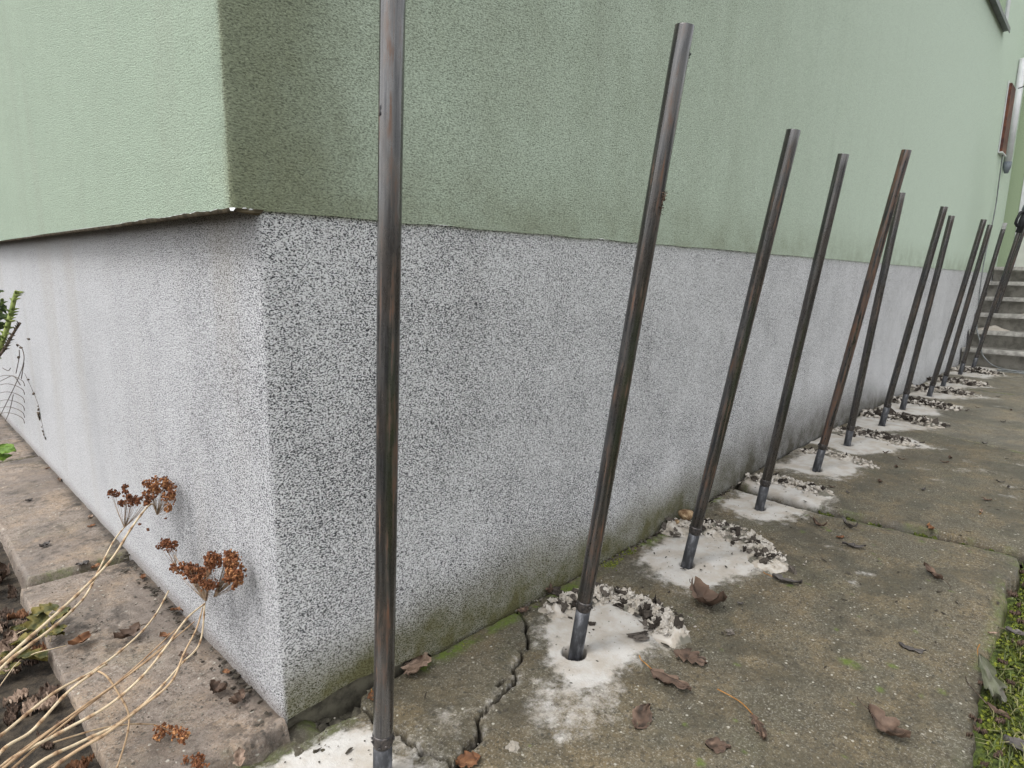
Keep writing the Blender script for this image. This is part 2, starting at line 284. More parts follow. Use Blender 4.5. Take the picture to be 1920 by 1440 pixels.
# ------------------------------------------------------------------ mesh helpers
class MB:
    def __init__(s): s.v = []; s.f = []; s.t = []
    def addv(s, p, t=0.5): s.v.append(tuple(float(q) for q in p)); s.t.append(t); return len(s.v)-1
    def tube(s, pts, rad, n=8, tint=0.5, cap=True):
        pts = [Vector(p) for p in pts]; m = len(pts)
        rad = rad if hasattr(rad, '__len__') else [rad]*m; tint = tint if hasattr(tint, '__len__') else [tint]*m
        prev = None; base = len(s.v)
        for i, p in enumerate(pts):
            d = (pts[min(i+1, m-1)]-pts[max(i-1, 0)]).normalized()
            if prev is None: a = d.orthogonal().normalized()
            else: a = (prev-d*prev.dot(d)).normalized()
            prev = a; b = d.cross(a)
            for k in range(n):
                an = 2*math.pi*k/n; s.addv(p+(a*math.cos(an)+b*math.sin(an))*rad[i], tint[i])
        for i in range(m-1):
            for k in range(n):
                q = base+i*n+k; r = base+i*n+(k+1) % n; s.f.append((q, r, r+n, q+n))
        if cap:
            s.f.append(tuple(base+k for k in range(n))[::-1]); s.f.append(tuple(base+(m-1)*n+k for k in range(n)))
    def box(s, a, b, t=0.5, j=0.0):
        i = len(s.v)
        for z in (a[2], b[2]):
            for x, y in ((a[0], a[1]), (b[0], a[1]), (b[0], b[1]), (a[0], b[1])):
                s.addv((x+rng.uniform(-j, j), y+rng.uniform(-j, j), z+rng.uniform(-j, j)), t)
        s.f += [(i+3, i+2, i+1, i), (i+4, i+5, i+6, i+7), (i, i+1, i+5, i+4), (i+1, i+2, i+6, i+5), (i+2, i+3, i+7, i+6), (i+3, i, i+4, i+7)]
    def blob(s, c, r, sub=1, tint=0.5, amp=0.35, flat=(1, 1, 1), seed=None, rot=None):
        V, F = ICO[sub]; i = len(s.v); sd = Vector((rng.uniform(0, 99), rng.uniform(0, 99), rng.uniform(0, 99)))
        for q in V:
            k = 1+amp*mnoise.noise(q*1.3+sd)*2
            p = Vector((q.x*flat[0]*r*k, q.y*flat[1]*r*k, q.z*flat[2]*r*k))
            if rot: p = rot @ p
            s.addv(Vector(c)+p, tint)
        s.f += [(a+i, b+i, c_+i) for a, b, c_ in F]
    def build(s, name, mat, parent=None, smooth=True, origin=None):
        me = bpy.data.meshes.new(name)
        if origin is not None:
            o = origin; vs = [(x-o[0], y-o[1], z-o[2]) for x, y, z in s.v]
        else: vs = s.v
        me.from_pydata(vs, [], s.f); me.materials.append(mat)
        if smooth: me.polygons.foreach_set('use_smooth', [True]*len(me.polygons))
        a = me.attributes.new('tint', 'FLOAT', 'POINT'); a.data.foreach_set('value', s.t)
        me.update(); ob = bpy.data.objects.new(name, me); COL.objects.link(ob)
        if parent: ob.parent = parent
        if origin is not None: ob.location = origin
        return ob
def _ico(sub):
    import bmesh
    bm = bmesh.new(); bmesh.ops.create_icosphere(bm, subdivisions=sub, radius=1)
    bm.verts.ensure_lookup_table()
    r = ([v.co.copy() for v in bm.verts], [tuple(v.index for v in f.verts) for f in bm.faces]); bm.free(); return r
ICO = {1: _ico(1), 2: _ico(2), 3: _ico(3)}
def empty(name, loc=(0, 0, 0)):
    o = bpy.data.objects.new(name, None); COL.objects.link(o); o.location = tuple(float(q) for q in loc)
    o.empty_display_size = 0.05; return o
def tag(o, label=None, cat=None, group=None, kind=None):
    if label: o['label'] = label
    if cat: o['category'] = cat
    if group: o['group'] = group
    if kind: o['kind'] = kind
    return o

# numpy value noise
def _hash(ix, iy, sd):
    h = (ix*374761393+iy*668265263+sd*974634777) & 0xffffffff
    h = ((h ^ (h >> 13))*1274126177) & 0xffffffff
    return ((h ^ (h >> 16)) & 0xffff)/65535.0
def vnoise(x, y, sd=0):
    ix = np.floor(x).astype(np.int64); iy = np.floor(y).astype(np.int64); fx = x-ix; fy = y-iy
    fx = fx*fx*(3-2*fx); fy = fy*fy*(3-2*fy)
    a = _hash(ix, iy, sd); b = _hash(ix+1, iy, sd); c = _hash(ix, iy+1, sd); d = _hash(ix+1, iy+1, sd)
    return (a*(1-fx)+b*fx)*(1-fy)+(c*(1-fx)+d*fx)*fy
def fbm(x, y, f, oc=4, sd=0, g=0.5):
    r = 0; a = 1; t = 0
    for i in range(oc): r = r+a*vnoise(x*f, y*f, sd+i*17); t += a; a *= g; f *= 2.03
    return r/t
def seglines(X, Y, pts):
    """distance to a polyline and the parameter 0..1 along it"""
    D = np.full(X.shape, 9.0); T = np.zeros(X.shape); n = len(pts)-1
    for i in range(n):
        ax, ay = pts[i]; bx, by = pts[i+1]; dx, dy = bx-ax, by-ay
        t = np.clip(((X-ax)*dx+(Y-ay)*dy)/(dx*dx+dy*dy+1e-12), 0, 1)
        d = np.hypot(X-ax-t*dx, Y-ay-t*dy); m = d < D; D = np.where(m, d, D); T = np.where(m, (i+t)/n, T)
    return D, T
def polysd(X, Y, P):
    D, _ = seglines(X, Y, P+[P[0]]); ins = np.zeros(X.shape, bool); n = len(P)
    for i in range(n):
        x1, y1 = P[i]; x2, y2 = P[(i+1) % n]
        c = ((y1 > Y) != (y2 > Y)) & (X < (x2-x1)*(Y-y1)/((y2-y1) if y2 != y1 else 1e-9)+x1); ins ^= c
    return np.where(ins, -D, D)
def sstep(a, b, x): t = np.clip((x-a)/(b-a), 0, 1); return t*t*(3-2*t)
def gridmesh(name, X, Y, Z, mat, attrs=None, keep=None, parent=None, origin=None):
    """height field with (optionally) quads removed; X,Y,Z are 2-D arrays"""
    r, c = X.shape; idx = np.arange(r*c).reshape(r, c)
    q = np.stack([idx[:-1, :-1], idx[1:, :-1], idx[1:, 1:], idx[:-1, 1:]], -1).reshape(-1, 4)
    if keep is not None:
        k = keep[:-1, :-1] & keep[1:, :-1] & keep[1:, 1:] & keep[:-1, 1:]; q = q[k.reshape(-1)]
        used = np.zeros(r*c, bool); used[q.reshape(-1)] = True; new = np.cumsum(used)-1; q = new[q]
    else: used = np.ones(r*c, bool)
    # make normals point up
    co = np.stack([X, Y, Z], -1).reshape(-1, 3)[used]
    a, b, d = co[q[0, 0]], co[q[0, 1]], co[q[0, 3]]
    if np.cross(b-a, d-a)[2] < 0: q = q[:, ::-1]
    me = bpy.data.meshes.new(name); me.vertices.add(len(co)); me.loops.add(q.size); me.polygons.add(len(q))
    o = np.array(origin if origin is not None else (0, 0, 0.))
    me.vertices.foreach_set('co', (co-o).astype(np.float32).reshape(-1))
    me.loops.foreach_set('vertex_index', q.astype(np.int32).reshape(-1))
    me.polygons.foreach_set('loop_start', np.arange(0, q.size, 4, dtype=np.int32))
    me.polygons.foreach_set('use_smooth', np.ones(len(q), bool))
    me.update(calc_edges=True); me.materials.append(mat)
    for k, A in (attrs or {}).items():
        at = me.attributes.new(k, 'FLOAT', 'POINT'); at.data.foreach_set('value', A.reshape(-1)[used].astype(np.float32))
    ob = bpy.data.objects.new(name, me); COL.objects.link(ob)
    if parent: ob.parent = parent
    if origin is not None: ob.location = tuple(o)
    return ob

# ================================================================== SETTING: ground
g = MB(); g.box((-40, -40, -0.5), (60, 60, -0.16)); tag(g.build('ground', M['soil'], smooth=False), kind='structure')

# poles first as data: foot (px), top (px)
POLES = [((717, 1455), (738, -40)), ((1080, 1222), (1283, 50)), ((1288, 1057), (1488, 245)), ((1424, 952), (1582, 290)),
         ((1530, 882), (1700, 282)), ((1588, 835), (1690, 362)), ((1653, 798), (1770, 388)), ((1692, 767), (1784, 405)),
         ((1742, 743), (1845, 412)), ((1768, 723), (1857, 422)), ((1800, 702), (1884, 420)), ((1823, 694), (1912, 430))]
FEET = []; TOPS = []
for (b, t) in POLES:
    B = gp(*b); FEET.append(B); TOPS.append(onx(t[0], t[1], B[0]))

# --- dusted patches round each hole: polygons in plan
PATCH = [([(-.32, -.06), (-.10, -.035), (.034, -.066), (.125, -.075), (.142, -.15), (.176, -.29), (.2, -.45), (-.1, -.5), (-.3, -.3)], .02),
         ([(.56, -.13), (.48, -.235), (.45, -.33), (.53, -.36), (.66, -.37), (.80, -.36), (.87, -.25), (.88, -.10), (.76, -.05), (.66, -.07)], .030),
         ([(1.06, -.06), (1.01, -.197), (1.03, -.28), (1.12, -.32), (1.235, -.355), (1.36, -.385), (1.47, -.27), (1.46, -.08), (1.32, -.03)], .03),
         ([(1.66, -.02), (1.62, -.22), (1.68, -.30), (1.78, -.325), (1.90, -.335), (2.02, -.35), (2.10, -.30), (2.09, -.10), (2.05, -.01)], .03),
         ([(2.20, -.02), (2.18, -.17), (2.24, -.30), (2.4, -.35), (2.56, -.34), (2.62, -.15), (2.60, -.02)], .03)]
rngp = random.Random(77)
for k in range(5, 12):
    f = FEET[k]; w2 = .30; j_ = lambda a: rngp.uniform(-a, a)
    PATCH.append(([(f[0]-.14+j_(.05), -.01), (f[0]-.17+j_(.06), -.2+j_(.04)), (f[0]-.06+j_(.06), -.33+j_(.05)), (f[0]+.1+j_(.05), -.37+j_(.06)), (f[0]+.24+j_(.05), -.45+j_(.10)), (f[0]+.38+j_(.06), -.36+j_(.07)), (f[0]+.38+j_(.08), -.1), (f[0]+.32, -.01)], .035+j_(.01)))
def dustmask(X, Y):
    m = np.zeros(X.shape); wx = (fbm(X, Y, 9, 5, 3, .6)-.5)*.11; wy = (fbm(X, Y, 9, 5, 8, .6)-.5)*.11
    for P, fe in PATCH:
        x0 = min(p[0] for p in P)-.15; x1 = max(p[0] for p in P)+.15
        if X.max() < x0 or X.min() > x1: continue
        sdv = polysd(X+wx, Y+wy, P); core = sstep(fe*.5, -fe*2.0, sdv)*(.95+.5*(fbm(X, Y, 24, 5, 12, .65)-.5)); halo = (.40+.45*(fbm(X, Y, 15, 5, 14, .6)-.5))*sstep(.085, -.03, sdv); m = np.maximum(m, np.maximum(core, halo))
    m = np.maximum(m, 0.50*sstep(.08, -.03, polysd(X+wx, Y+wy, [(.38, -.385), (.36, -.30), (.43, -.22), (.60, -.35), (.50, -.41)])))   # thin spray below the second hole
    m = np.maximum(m, 0.40*sstep(.04, -.03, polysd(X+wx, Y+wy, [(.17, -.17), (.24, -.13), (.30, -.17), (.22, -.24)])))
    for (u, v_, r) in ((1630, 1078, .035), (1570, 1030, .03), (1735, 1062, .02), (1620, 1100, .02)):
        q = gp(u, v_); m = np.maximum(m, .42*sstep(r*1.5, r*.2, np.hypot(X-q[0]+wx, Y-q[1]+wy)))
    return m
def spots(X, Y, n_, r0, r1, seed, x0, x1, y0, y1):
    r_ = random.Random(seed); m = np.zeros(X.shape)
    for _ in range(n_):
        cx, cy, rr = r_.uniform(x0, x1), r_.uniform(y0, y1), r_.uniform(r0, r1)
        m = np.maximum(m, sstep(rr, rr*.3, np.hypot((X-cx), (Y-cy)*1.1)+(vnoise(X*60, Y*60, 5)-.5)*rr))
    return m
GAPW = .02
def holes(X, Y, Z, dark):
    for k, f in enumerate(FEET):
        if X.max() < f[0]-.1 or X.min() > f[0]+.1: continue
        rr = .030 if k == 1 else .0225
        cx = f[0]-(.006 if k == 1 else 0); d = np.hypot(X-cx, Y-f[1])+(vnoise(X*90, Y*90, 2)-.5)*.004
        s_ = sstep(rr, rr-.006, d); Z = Z-.09*s_; dark = np.maximum(dark, s_*.92)
    return Z, dark

def jc(y): return np.interp(-np.asarray(y), [0, .34, .6, .92, 3], [1.925, 1.893, 1.925, 1.955, 2.1])
# --- near slab (cracked), x from -0.6 to 1.9
xs = np.concatenate([np.arange(-.7, -.14, .006), np.arange(-.14, .75, .0026), np.arange(.75, 1.965, .0065)])
ys = np.concatenate([np.arange(-1.02, -.45, .008), np.arange(-.45, -.004, .0026)])
X, Y = np.meshgrid(xs, ys, indexing='ij')
CR = [(.625, .0), (.62, -.03), (.60, -.062), (.553, -.12), (.50, -.145), (.456, -.165), (.433, -.194), (.39, -.200), (.372, -.207), (.33, -.218), (.287, -.232), (.25, -.262), (.21, -.272), (.172, -.286)]
CR2 = [(.149, -.045), (.142, -.09), (.151, -.157), (.158, -.22), (.178, -.30), (.19, -.45), (.17, -.7), (.22, -1.1)]
CR3 = [(.433, -.194), (.405, -.178), (.38, -.185)]
jw = (fbm(X, Y, 45, 3, 21)-.5)*.020; jv = (fbm(X, Y, 45, 3, 31)-.5)*.020
d1, t1 = seglines(X+jw, Y+jv, CR); d2, t2 = seglines(X+jw, Y+jv, CR2); d3, t3 = seglines(X+jw, Y+jv, CR3)
Z = gz(X)+(fbm(X, Y, 2.2, 3, 1)-.5)*.014+(fbm(X, Y, 26, 4, 2)-.5)*.0045
w1 = .0008+.0028*fbm(X, Y, 12, 2, 44)+.0022*sstep(.72, .92, t1)
w2 = np.where(t2 < .45, .0035, .0016)
c1 = sstep(w1+.004, w1-.001, d1); c2 = sstep(w2+.004, w2, d2); c3 = sstep(.0045, .001, d3)
ck = np.maximum(np.maximum(c1, c2*.9), c3*.7)
Z = Z-.035*ck-.004*sstep(.03, 0, d1)
# corner piece stands a little proud of its neighbours
pieceA = (Y > np.interp(X, [p[0] for p in CR[::-1]], [p[1] for p in CR[::-1]])) & (X < .63) & (X > .15)
Z = Z+np.where(pieceA, .004, 0)
# gap between slab and wall left of x=.15, and narrow joint along the wall
back = np.interp(X, [-.7, -.07, .01, .10, .135, .16, .3, .62, .95, 1.9], [-.034, -.034, -.037, -.036, -.045, -.008, -.006, -.006, -.006, -.006])+(fbm(X, Y, 14, 3, 51)-.5)*.012*sstep(.3, .0, X)+(fbm(X, Y, 40, 3, 52)-.5)*.006
gapm = sstep(-.006, .004, Y-back); Z = Z-.055*gapm
# outer edge towards the turf and rounded corner at x=1.88
edge = np.interp(X, [-.7, .83, 1.1, 1.43, 1.7, 1.82, 1.90, 1.96], [-.96, -.945, -.918, -.915, -.920, -.92, -.91, -.86])+(fbm(X, Y, 7, 4, 61)-.5)*.05
em = sstep(.010, -.006, Y-edge); Z = Z-.07*em-.004*sstep(.06, 0, Y-edge)
jx = jc(Y)-.036+(fbm(X*0, Y, 9, 3, 71)-.5)*.016
jm = sstep(-.007, .002, X-jx); Z = Z-.05*jm-.003*sstep(-.03, 0, X-jx)
dk = np.clip(np.maximum(ck*.9, np.maximum(gapm*.75, jm*.95)), 0, 1)
Z, dk = holes(X, Y, Z, dk)
du = dustmask(X, Y)*(1-gapm)*(1-.75*c1); du = du*np.where(pieceA & (X > .33), .55, 1.0)
du = np.maximum(du, .34*sstep(.05, .0, d1)*(X < .5))
mo = spots(X, Y, 60, .004, .013, 4, .3, 1.85, -.92, -.3)*.7
ridge = sstep(.035, .0, np.abs(Y-back+.018))*sstep(.50, .66, fbm(X, Y, 13, 4, 81))*(.35+.65*(X > .3))
ridge = np.maximum(ridge, .9*sstep(.07, .02, np.hypot((X-.80)*.8, (Y+.035)*1.7)))
ridge = np.maximum(ridge, .7*sstep(.05, .0, np.hypot((X-.40)*.5, (Y+.03)*1.5)))
ridge = np.maximum(ridge, .30*sstep(.03, .0, np.abs(Y-back+.012))*(X < .12))
for (u, v_, r) in ((1595, 1245, .034), (1180, 1035, .022), (870, 1205, .02), (1135, 1055, .03)):
    q = gp(u, v_); ridge = np.maximum(ridge, .95*sstep(r, r*.2, np.hypot((X-q[0])*1.5, Y-q[1])))
mo = np.maximum(mo, ridge); mo = np.maximum(mo, .6*sstep(.05, .0, Y-edge)*sstep(.4, .6, fbm(X, Y, 14, 3, 91)))
mo = np.maximum(mo, .65*sstep(-.03, -.006, X-jx)*sstep(.4, .6, fbm(X, Y, 20, 3, 92)))
tag(gridmesh('path', X, Y, Z, M['slab'], dict(dust=du, moss=mo, dark=dk)), kind='structure')

def plain_slab(x0f, x1f, y0, step, sd, mat, y1=-.004):
    """slab between two (possibly skew) joints given as functions of y"""
    ys = np.arange(y0, y1, step); n_ = int((x1f(y0)-x0f(y0))/step)+1; U = np.linspace(0, 1, n_)
    Yg = np.repeat(ys[None, :], n_, 0); a = np.array([x0f(y) for y in ys]); b = np.array([x1f(y) for y in ys])
    Xg = a[None, :]*(1-U[:, None])+b[None, :]*U[:, None]
    Zg = gz(Xg)+(fbm(Xg, Yg, 2.0, 3, sd)-.5)*.012+(fbm(Xg, Yg, 22, 3, sd+5)-.5)*.004
    da = Xg-a[None, :]; db = b[None, :]-Xg
    wob = (fbm(Xg, Yg, 14, 3, sd+9)-.5)*.01
    e = np.maximum(sstep(.012, .0, da+wob), sstep(.012, .0, db+wob)); e = np.maximum(e, sstep(-.008, .0, Yg+.004+wob))
    Zg = Zg-.045*e-.003*sstep(.04, 0, np.minimum(da, db))
    dkk = np.clip(e*1.0, 0, .96); Zg, dkk = holes(Xg, Yg, Zg, dkk)
    duu = dustmask(Xg, Yg)*(1-e*.8)
    r2_ = random.Random(sd)
    for _ in range(10):
        cx, cy = r2_.uniform(x0f(0)+.5, x1f(0)), r2_.uniform(-.9, -.5); duu = np.maximum(duu, .38*sstep(.05, .01, np.hypot(Xg-cx, (Yg-cy)*.8)))
    mm = .5*sstep(.03, .0, np.minimum(da, db))*sstep(.45, .6, fbm(Xg, Yg, 18, 3, sd+2))
    mm = np.maximum(mm, .6*sstep(.03, .0, -Yg)*sstep(.5, .62, fbm(Xg, Yg, 8, 3, sd+3)))
    return tag(gridmesh('path', Xg, Yg, Zg, mat, dict(dust=duu, moss=mm, dark=dkk)), kind='structure')
plain_slab(lambda y: float(jc(y))+.020, lambda y: 3.53+.35*min(0, y+.22), -1.9, .007, 101, M['slab'])
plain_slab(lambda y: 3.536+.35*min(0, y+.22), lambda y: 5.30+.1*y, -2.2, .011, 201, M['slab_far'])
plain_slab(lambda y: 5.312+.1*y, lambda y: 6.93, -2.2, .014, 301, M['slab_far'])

# --- short side: sandy slabs along the left wall
def side_slab(y0, y1, xl, dz, sd, step):
    xs_ = np.arange(xl-.012, .004, step); ys_ = np.arange(y0-.012, y1+.012, step); Xg, Yg = np.meshgrid(xs_, ys_, indexing='ij')
    Zg = dz+(fbm(Xg, Yg, 3, 3, sd)-.5)*.012+(fbm(Xg, Yg, 24, 4, sd+1)-.5)*.006
    wob = (fbm(Xg, Yg, 16, 3, sd+2)-.5)*.014
    e = np.maximum(sstep(.004, -.002, Xg-xl+wob*.25), np.maximum(sstep(.034, -.004, Yg-y0+wob*1.6)**1.4 if y0 < .5 else sstep(.007, -.003, Yg-y0+wob), sstep(.010, -.004, y1-Yg+wob)))
    Zg = Zg-.06*e; wl = sstep(-.03, -.005, Xg+wob)
    dkk = np.clip(wl*.5+.15*e, 0, 1)*(Yg > .01)
    dkk = np.clip(dkk+.34*sstep(.52, .68, fbm(Xg, Yg, 11, 5, sd+8, .6))*sstep(-.17, -.03, Xg)+.5*sstep(.56, .64, fbm(Xg, Yg, 60, 3, sd+12))*sstep(.45, .6, fbm(Xg, Yg, 6, 3, sd+13)), 0, 1)
    mm = np.maximum(sstep(.35, .7, e)*.75*sstep(.02, -.03, Yg-y0-.0), .5*sstep(.045, .0, Yg-y0)*sstep(.45, .6, fbm(Xg, Yg, 18, 3, sd+6)))
    tag(gridmesh('path', Xg, Yg, Zg, M['slab_side'], dict(dust=Xg*0, moss=mm, dark=dkk)), kind='structure')
side_slab(-.030, .950, -.262, .0, 401, .0034)
side_slab(.972, 2.30, -.244, .006, 411, .007)
side_slab(2.315, 4.6, -.240, .004, 421, .012)

# soil bed (left) and mossy turf (right)
xs = np.arange(-1.6, -.2, .02); ys = np.arange(-1.2, 5, .03); X, Y = np.meshgrid(xs, ys, indexing='ij')
tag(gridmesh('ground', X, Y, -.034+(fbm(X, Y, 7, 4, 5)-.5)*.035-.02*sstep(-.22, -.30, X)*sstep(.1, -.1, Y), M['soil']), kind='structure')
xs = np.arange(-.8, .30, .01); ys = np.arange(-.2, .12, .008); X, Y = np.meshgrid(xs, ys, indexing='ij')
fillh = -.080+.050*sstep(.11, .05, X+(fbm(X, Y, 20, 2, 9)-.5)*.04)+(fbm(X, Y, 24, 5, 6, .6)-.5)*.022
tag(gridmesh('ground', X, Y, fillh, M['slab'], dict(dust=X*0, moss=.55*sstep(.45, .65, fbm(X, Y, 15, 4, 19))*(X < .09), dark=np.clip(.25+.5*sstep(.05, .12, X), 0, 1))), kind='structure')
xs = np.arange(-1.5, 2.4, .012); ys = np.arange(-3.4, -.83, .012); X, Y = np.meshgrid(xs, ys, indexing='ij')
tag(gridmesh('lawn', X, Y, -.050+(fbm(X, Y, 9, 4, 7)-.5)*.05+.02*sstep(1.9, 2.1, X)*0, M['lawn'], keep=(X < 1.95)), kind='structure')

# ================================================================== HOUSE
house = tag(empty('house', (0, 0, 0)), 'pale green rendered house wall standing on a speckled white plinth', 'house')
HP = .931
def plan_strip(name, plan, zb, zt, nz, mat, parent, tint=None):
    """vertical sheet along a plan polyline; zb/zt functions of arclength point"""
    plan = [p for i, p in enumerate(plan) if i == 0 or math.hypot(p[0]-plan[i-1][0], p[1]-plan[i-1][1]) > 1e-4]
    pl = np.array(plan)
    Xg = np.repeat(pl[:, 0][:, None], nz, 1); Yg = np.repeat(pl[:, 1][:, None], nz, 1)
    T = np.linspace(0, 1, nz)[None, :]; b = np.array([zb(x, y) for x, y in plan])[:, None]; t = np.array([zt(x, y) for x, y in plan])[:, None]
    Zg = b*(1-T)+t*T
    m = MB(); r, c = Xg.shape
    for i in range(r):
        cx_ = 1.0 if (abs(pl[i, 0]-pl[i, 0].clip(-.05, .05)) < 1e-9 and abs(pl[i, 1]) < .06) else .0
        for j in range(c):
            k1 = cx_*(mnoise.noise(Vector((Zg[i, j]*14, 1.5, 0)))*.0012+mnoise.noise(Vector((Zg[i, j]*55, 7.5, 0)))*.0009)
            m.addv((Xg[i, j]-k1, Yg[i, j]-k1*.6, Zg[i, j]))
    for i in range(r-1):
        for j in range(c-1): q = i*c+j; m.f.append((q, q+c, q+c+1, q+1))
    return m.build(name, mat, parent, True)
plan = [(0, y) for y in np.concatenate([np.arange(6, .5, -.4), np.arange(.5, .02, -.03)])]+[(.001, .011), (.0015, .006), (.004, .002), (.009, .0)]+[(x, 0) for x in np.concatenate([np.arange(.02, 2, .02), np.arange(2, 8.6, .2)])]
def plb(x, y):
    if y > 0.001: return -.05
    z = gz(x)-.012
    if x < .36: z = float(np.interp(x, [0, .06, .12, .16, .20, .26, .36], [.0, .003, .008, .008, .003, -.006, -.018]))
    return z+(mnoise.noise(Vector((x*22, 3, 0)))*.006+mnoise.noise(Vector((x*70, 8, 0)))*.003 if x < 2 else 0)
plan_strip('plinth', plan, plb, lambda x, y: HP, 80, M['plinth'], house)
# underside/back of the plinth so that the gap below it reads as a dark hollow
m = MB(); m.box((.012, .012, -.12), (8.5, .05, .0)); m.box((.012, .05, -.12), (.05, 6, .0)); m.build('footing', M['stone'], house, False)
ov = .046; yo = -.007
def gt(x, y): return HP-.004
wob = lambda a: mnoise.noise(Vector((a*9, 1, 1)))*.0035+mnoise.noise(Vector((a*35, 5, 1)))*.002
plan = [(-ov, y) for y in np.concatenate([np.arange(6, .6, -.3), np.arange(.6, .0, -.015)])]+[(-ov+.002, yo+.004), (-ov+.007, yo)]+[(x, yo) for x in np.concatenate([np.arange(-.03, 1.5, .02), np.arange(1.5, 8.6, .2)])]
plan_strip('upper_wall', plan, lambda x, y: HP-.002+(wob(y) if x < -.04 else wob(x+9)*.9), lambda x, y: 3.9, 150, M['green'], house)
m = MB()   # soffit of the overhang, ragged
ysf = list(np.arange(-.006, .6, .015))+list(np.arange(.6, 6, .2))
for y in ysf:
    for x, z in ((-ov+.001, HP-.002+wob(y)), (-ov+.003, HP-.008+wob(y+3)), (-ov*.5, HP-.003+wob(y+7)), (.001, HP-.001)): m.addv((x, y, z))
for i in range(len(ysf)-1):
    for j in range(3): q = i*4+j; m.f.append((q, q+1, q+5, q+4))
m.build('overhang_lip', M['strip'], house)
m = MB(); m.box((-.035, yo-.0005, HP-.008), (.006, .002, HP-.001), j=.003)
m.build('corner_trim', M['strip'], house, False)
m = MB()
for c_, r_ in (((-.040, .008, HP-.006), .0028), ((-.022, yo-.001, HP-.001), .0022), ((-.012, yo-.001, HP-.002), .0025)): m.blob(c_, r_, 1, .5, .6, (2, 1.4, .7))
m.build('torn_mesh_end', M['foil'], house)
# window high on the long wall with its sill
m = MB(); m.box((4.6, -.055, 2.965), (6.66, yo-.001, 2.985)); m.box((4.6, -.058, 2.945), (6.66, -.053, 2.984)); m.build('window_sill', M['sill'], house, False)
wn = MB()
for a, b in (((4.7, yo-.020, 2.985), (4.78, yo-.002, 3.85)), ((6.62, yo-.020, 2.985), (6.70, yo-.002, 3.85)), ((4.78, yo-.020, 2.985), (6.62, yo-.002, 3.05)), ((4.78, yo-.020, 3.77), (6.62, yo-.002, 3.85)), ((5.68, yo-.020, 3.05), (5.75, yo-.002, 3.77))): wn.box(a, b)
wo_ = wn.build('window', M['pvc'], house, False)
pn = MB(); pn.box((4.78, yo-.010, 3.05), (5.68, yo-.004, 3.77)); pn.box((5.75, yo-.010, 3.05), (6.62, yo-.004, 3.77)); pn.build('pane', M['glass'], wo_, False)
# cross wall at the head of the steps, with the door
XC = 8.5
cw = MB(); cw.box((XC, -.125, .9), (XC+.3, .0, 3.9)); cw.build('cross_wall', M['olive'], house, False)
cw = MB(); cw.box((XC, -1.6, 3.1), (XC+.3, -.126, 3.9)); cw.box((XC, -3.4, .9), (XC+.3, -1.24, 3.1)); cw.build('cross_wall', M['olive'], house, False)
dm_ = MB(); dm_.box((XC+.06, -1.20, .985), (XC+.10, -.165, 3.05)); dr = dm_.build('door', M['door'], house, False)
f_ = MB(); f_.box((XC-.01, -.165, .985), (XC+.12, -.127, 3.09)); f_.box((XC-.01, -1.24, .985), (XC+.12, -1.20, 3.09)); f_.box((XC-.01, -1.20, 3.05), (XC+.12, -.165, 3.09)); f_.build('door_frame', M['pvc'], dr, False)
f_ = MB()
for z in (1.35, 1.75, 2.3):
    f_ = MB(); f_.box((XC+.045, -1.15, z), (XC+.058, -.17, z+.018)); f_.build('door_rail', M['gasket'], dr, False)
f_ = MB(); f_.tube([(XC+.02, -1.08, 1.98), (XC+.02, -1.0, 1.98), (XC+.02, -.98, 1.98)], .012); f_.build('door_handle', M['gunmetal'], dr)

# meter box, vent pipe
mb = tag(empty('wall_cabinet', (7.38, 0, 2.08)), 'small red brown cabinet fixed high on the far end of the green wall', 'cabinet')
m = MB(); m.box((-.02, -.040, .0), (.26, yo-.001, .62)); m.build('cabinet_body', M['redbrown'], mb, False)
m = MB(); m.box((-.028, -.018, -.01), (-.021, yo-.002, .64)); m.box((-.02, -.045, -.012), (.27, -.002+yo, -.001)); m.build('cabinet_edge', M['pvc'], mb, False)
vp = tag(empty('conduit', (7.82, -.042, 2.02)), 'white vertical plastic conduit with a grey end by the cabinet', 'pipe')
m = MB(); m.tube([(0, 0, .02), (0, 0, 1.0)], .032, 16); m.build('white_tube', M['pvc'], vp)
m = MB(); m.tube([(0, 0, .02), (0, 0, -.03), (.0, -.0, -.09)], [.036, .034, .018], 14); m.build('end_fitting', M['gunmetal'], vp)

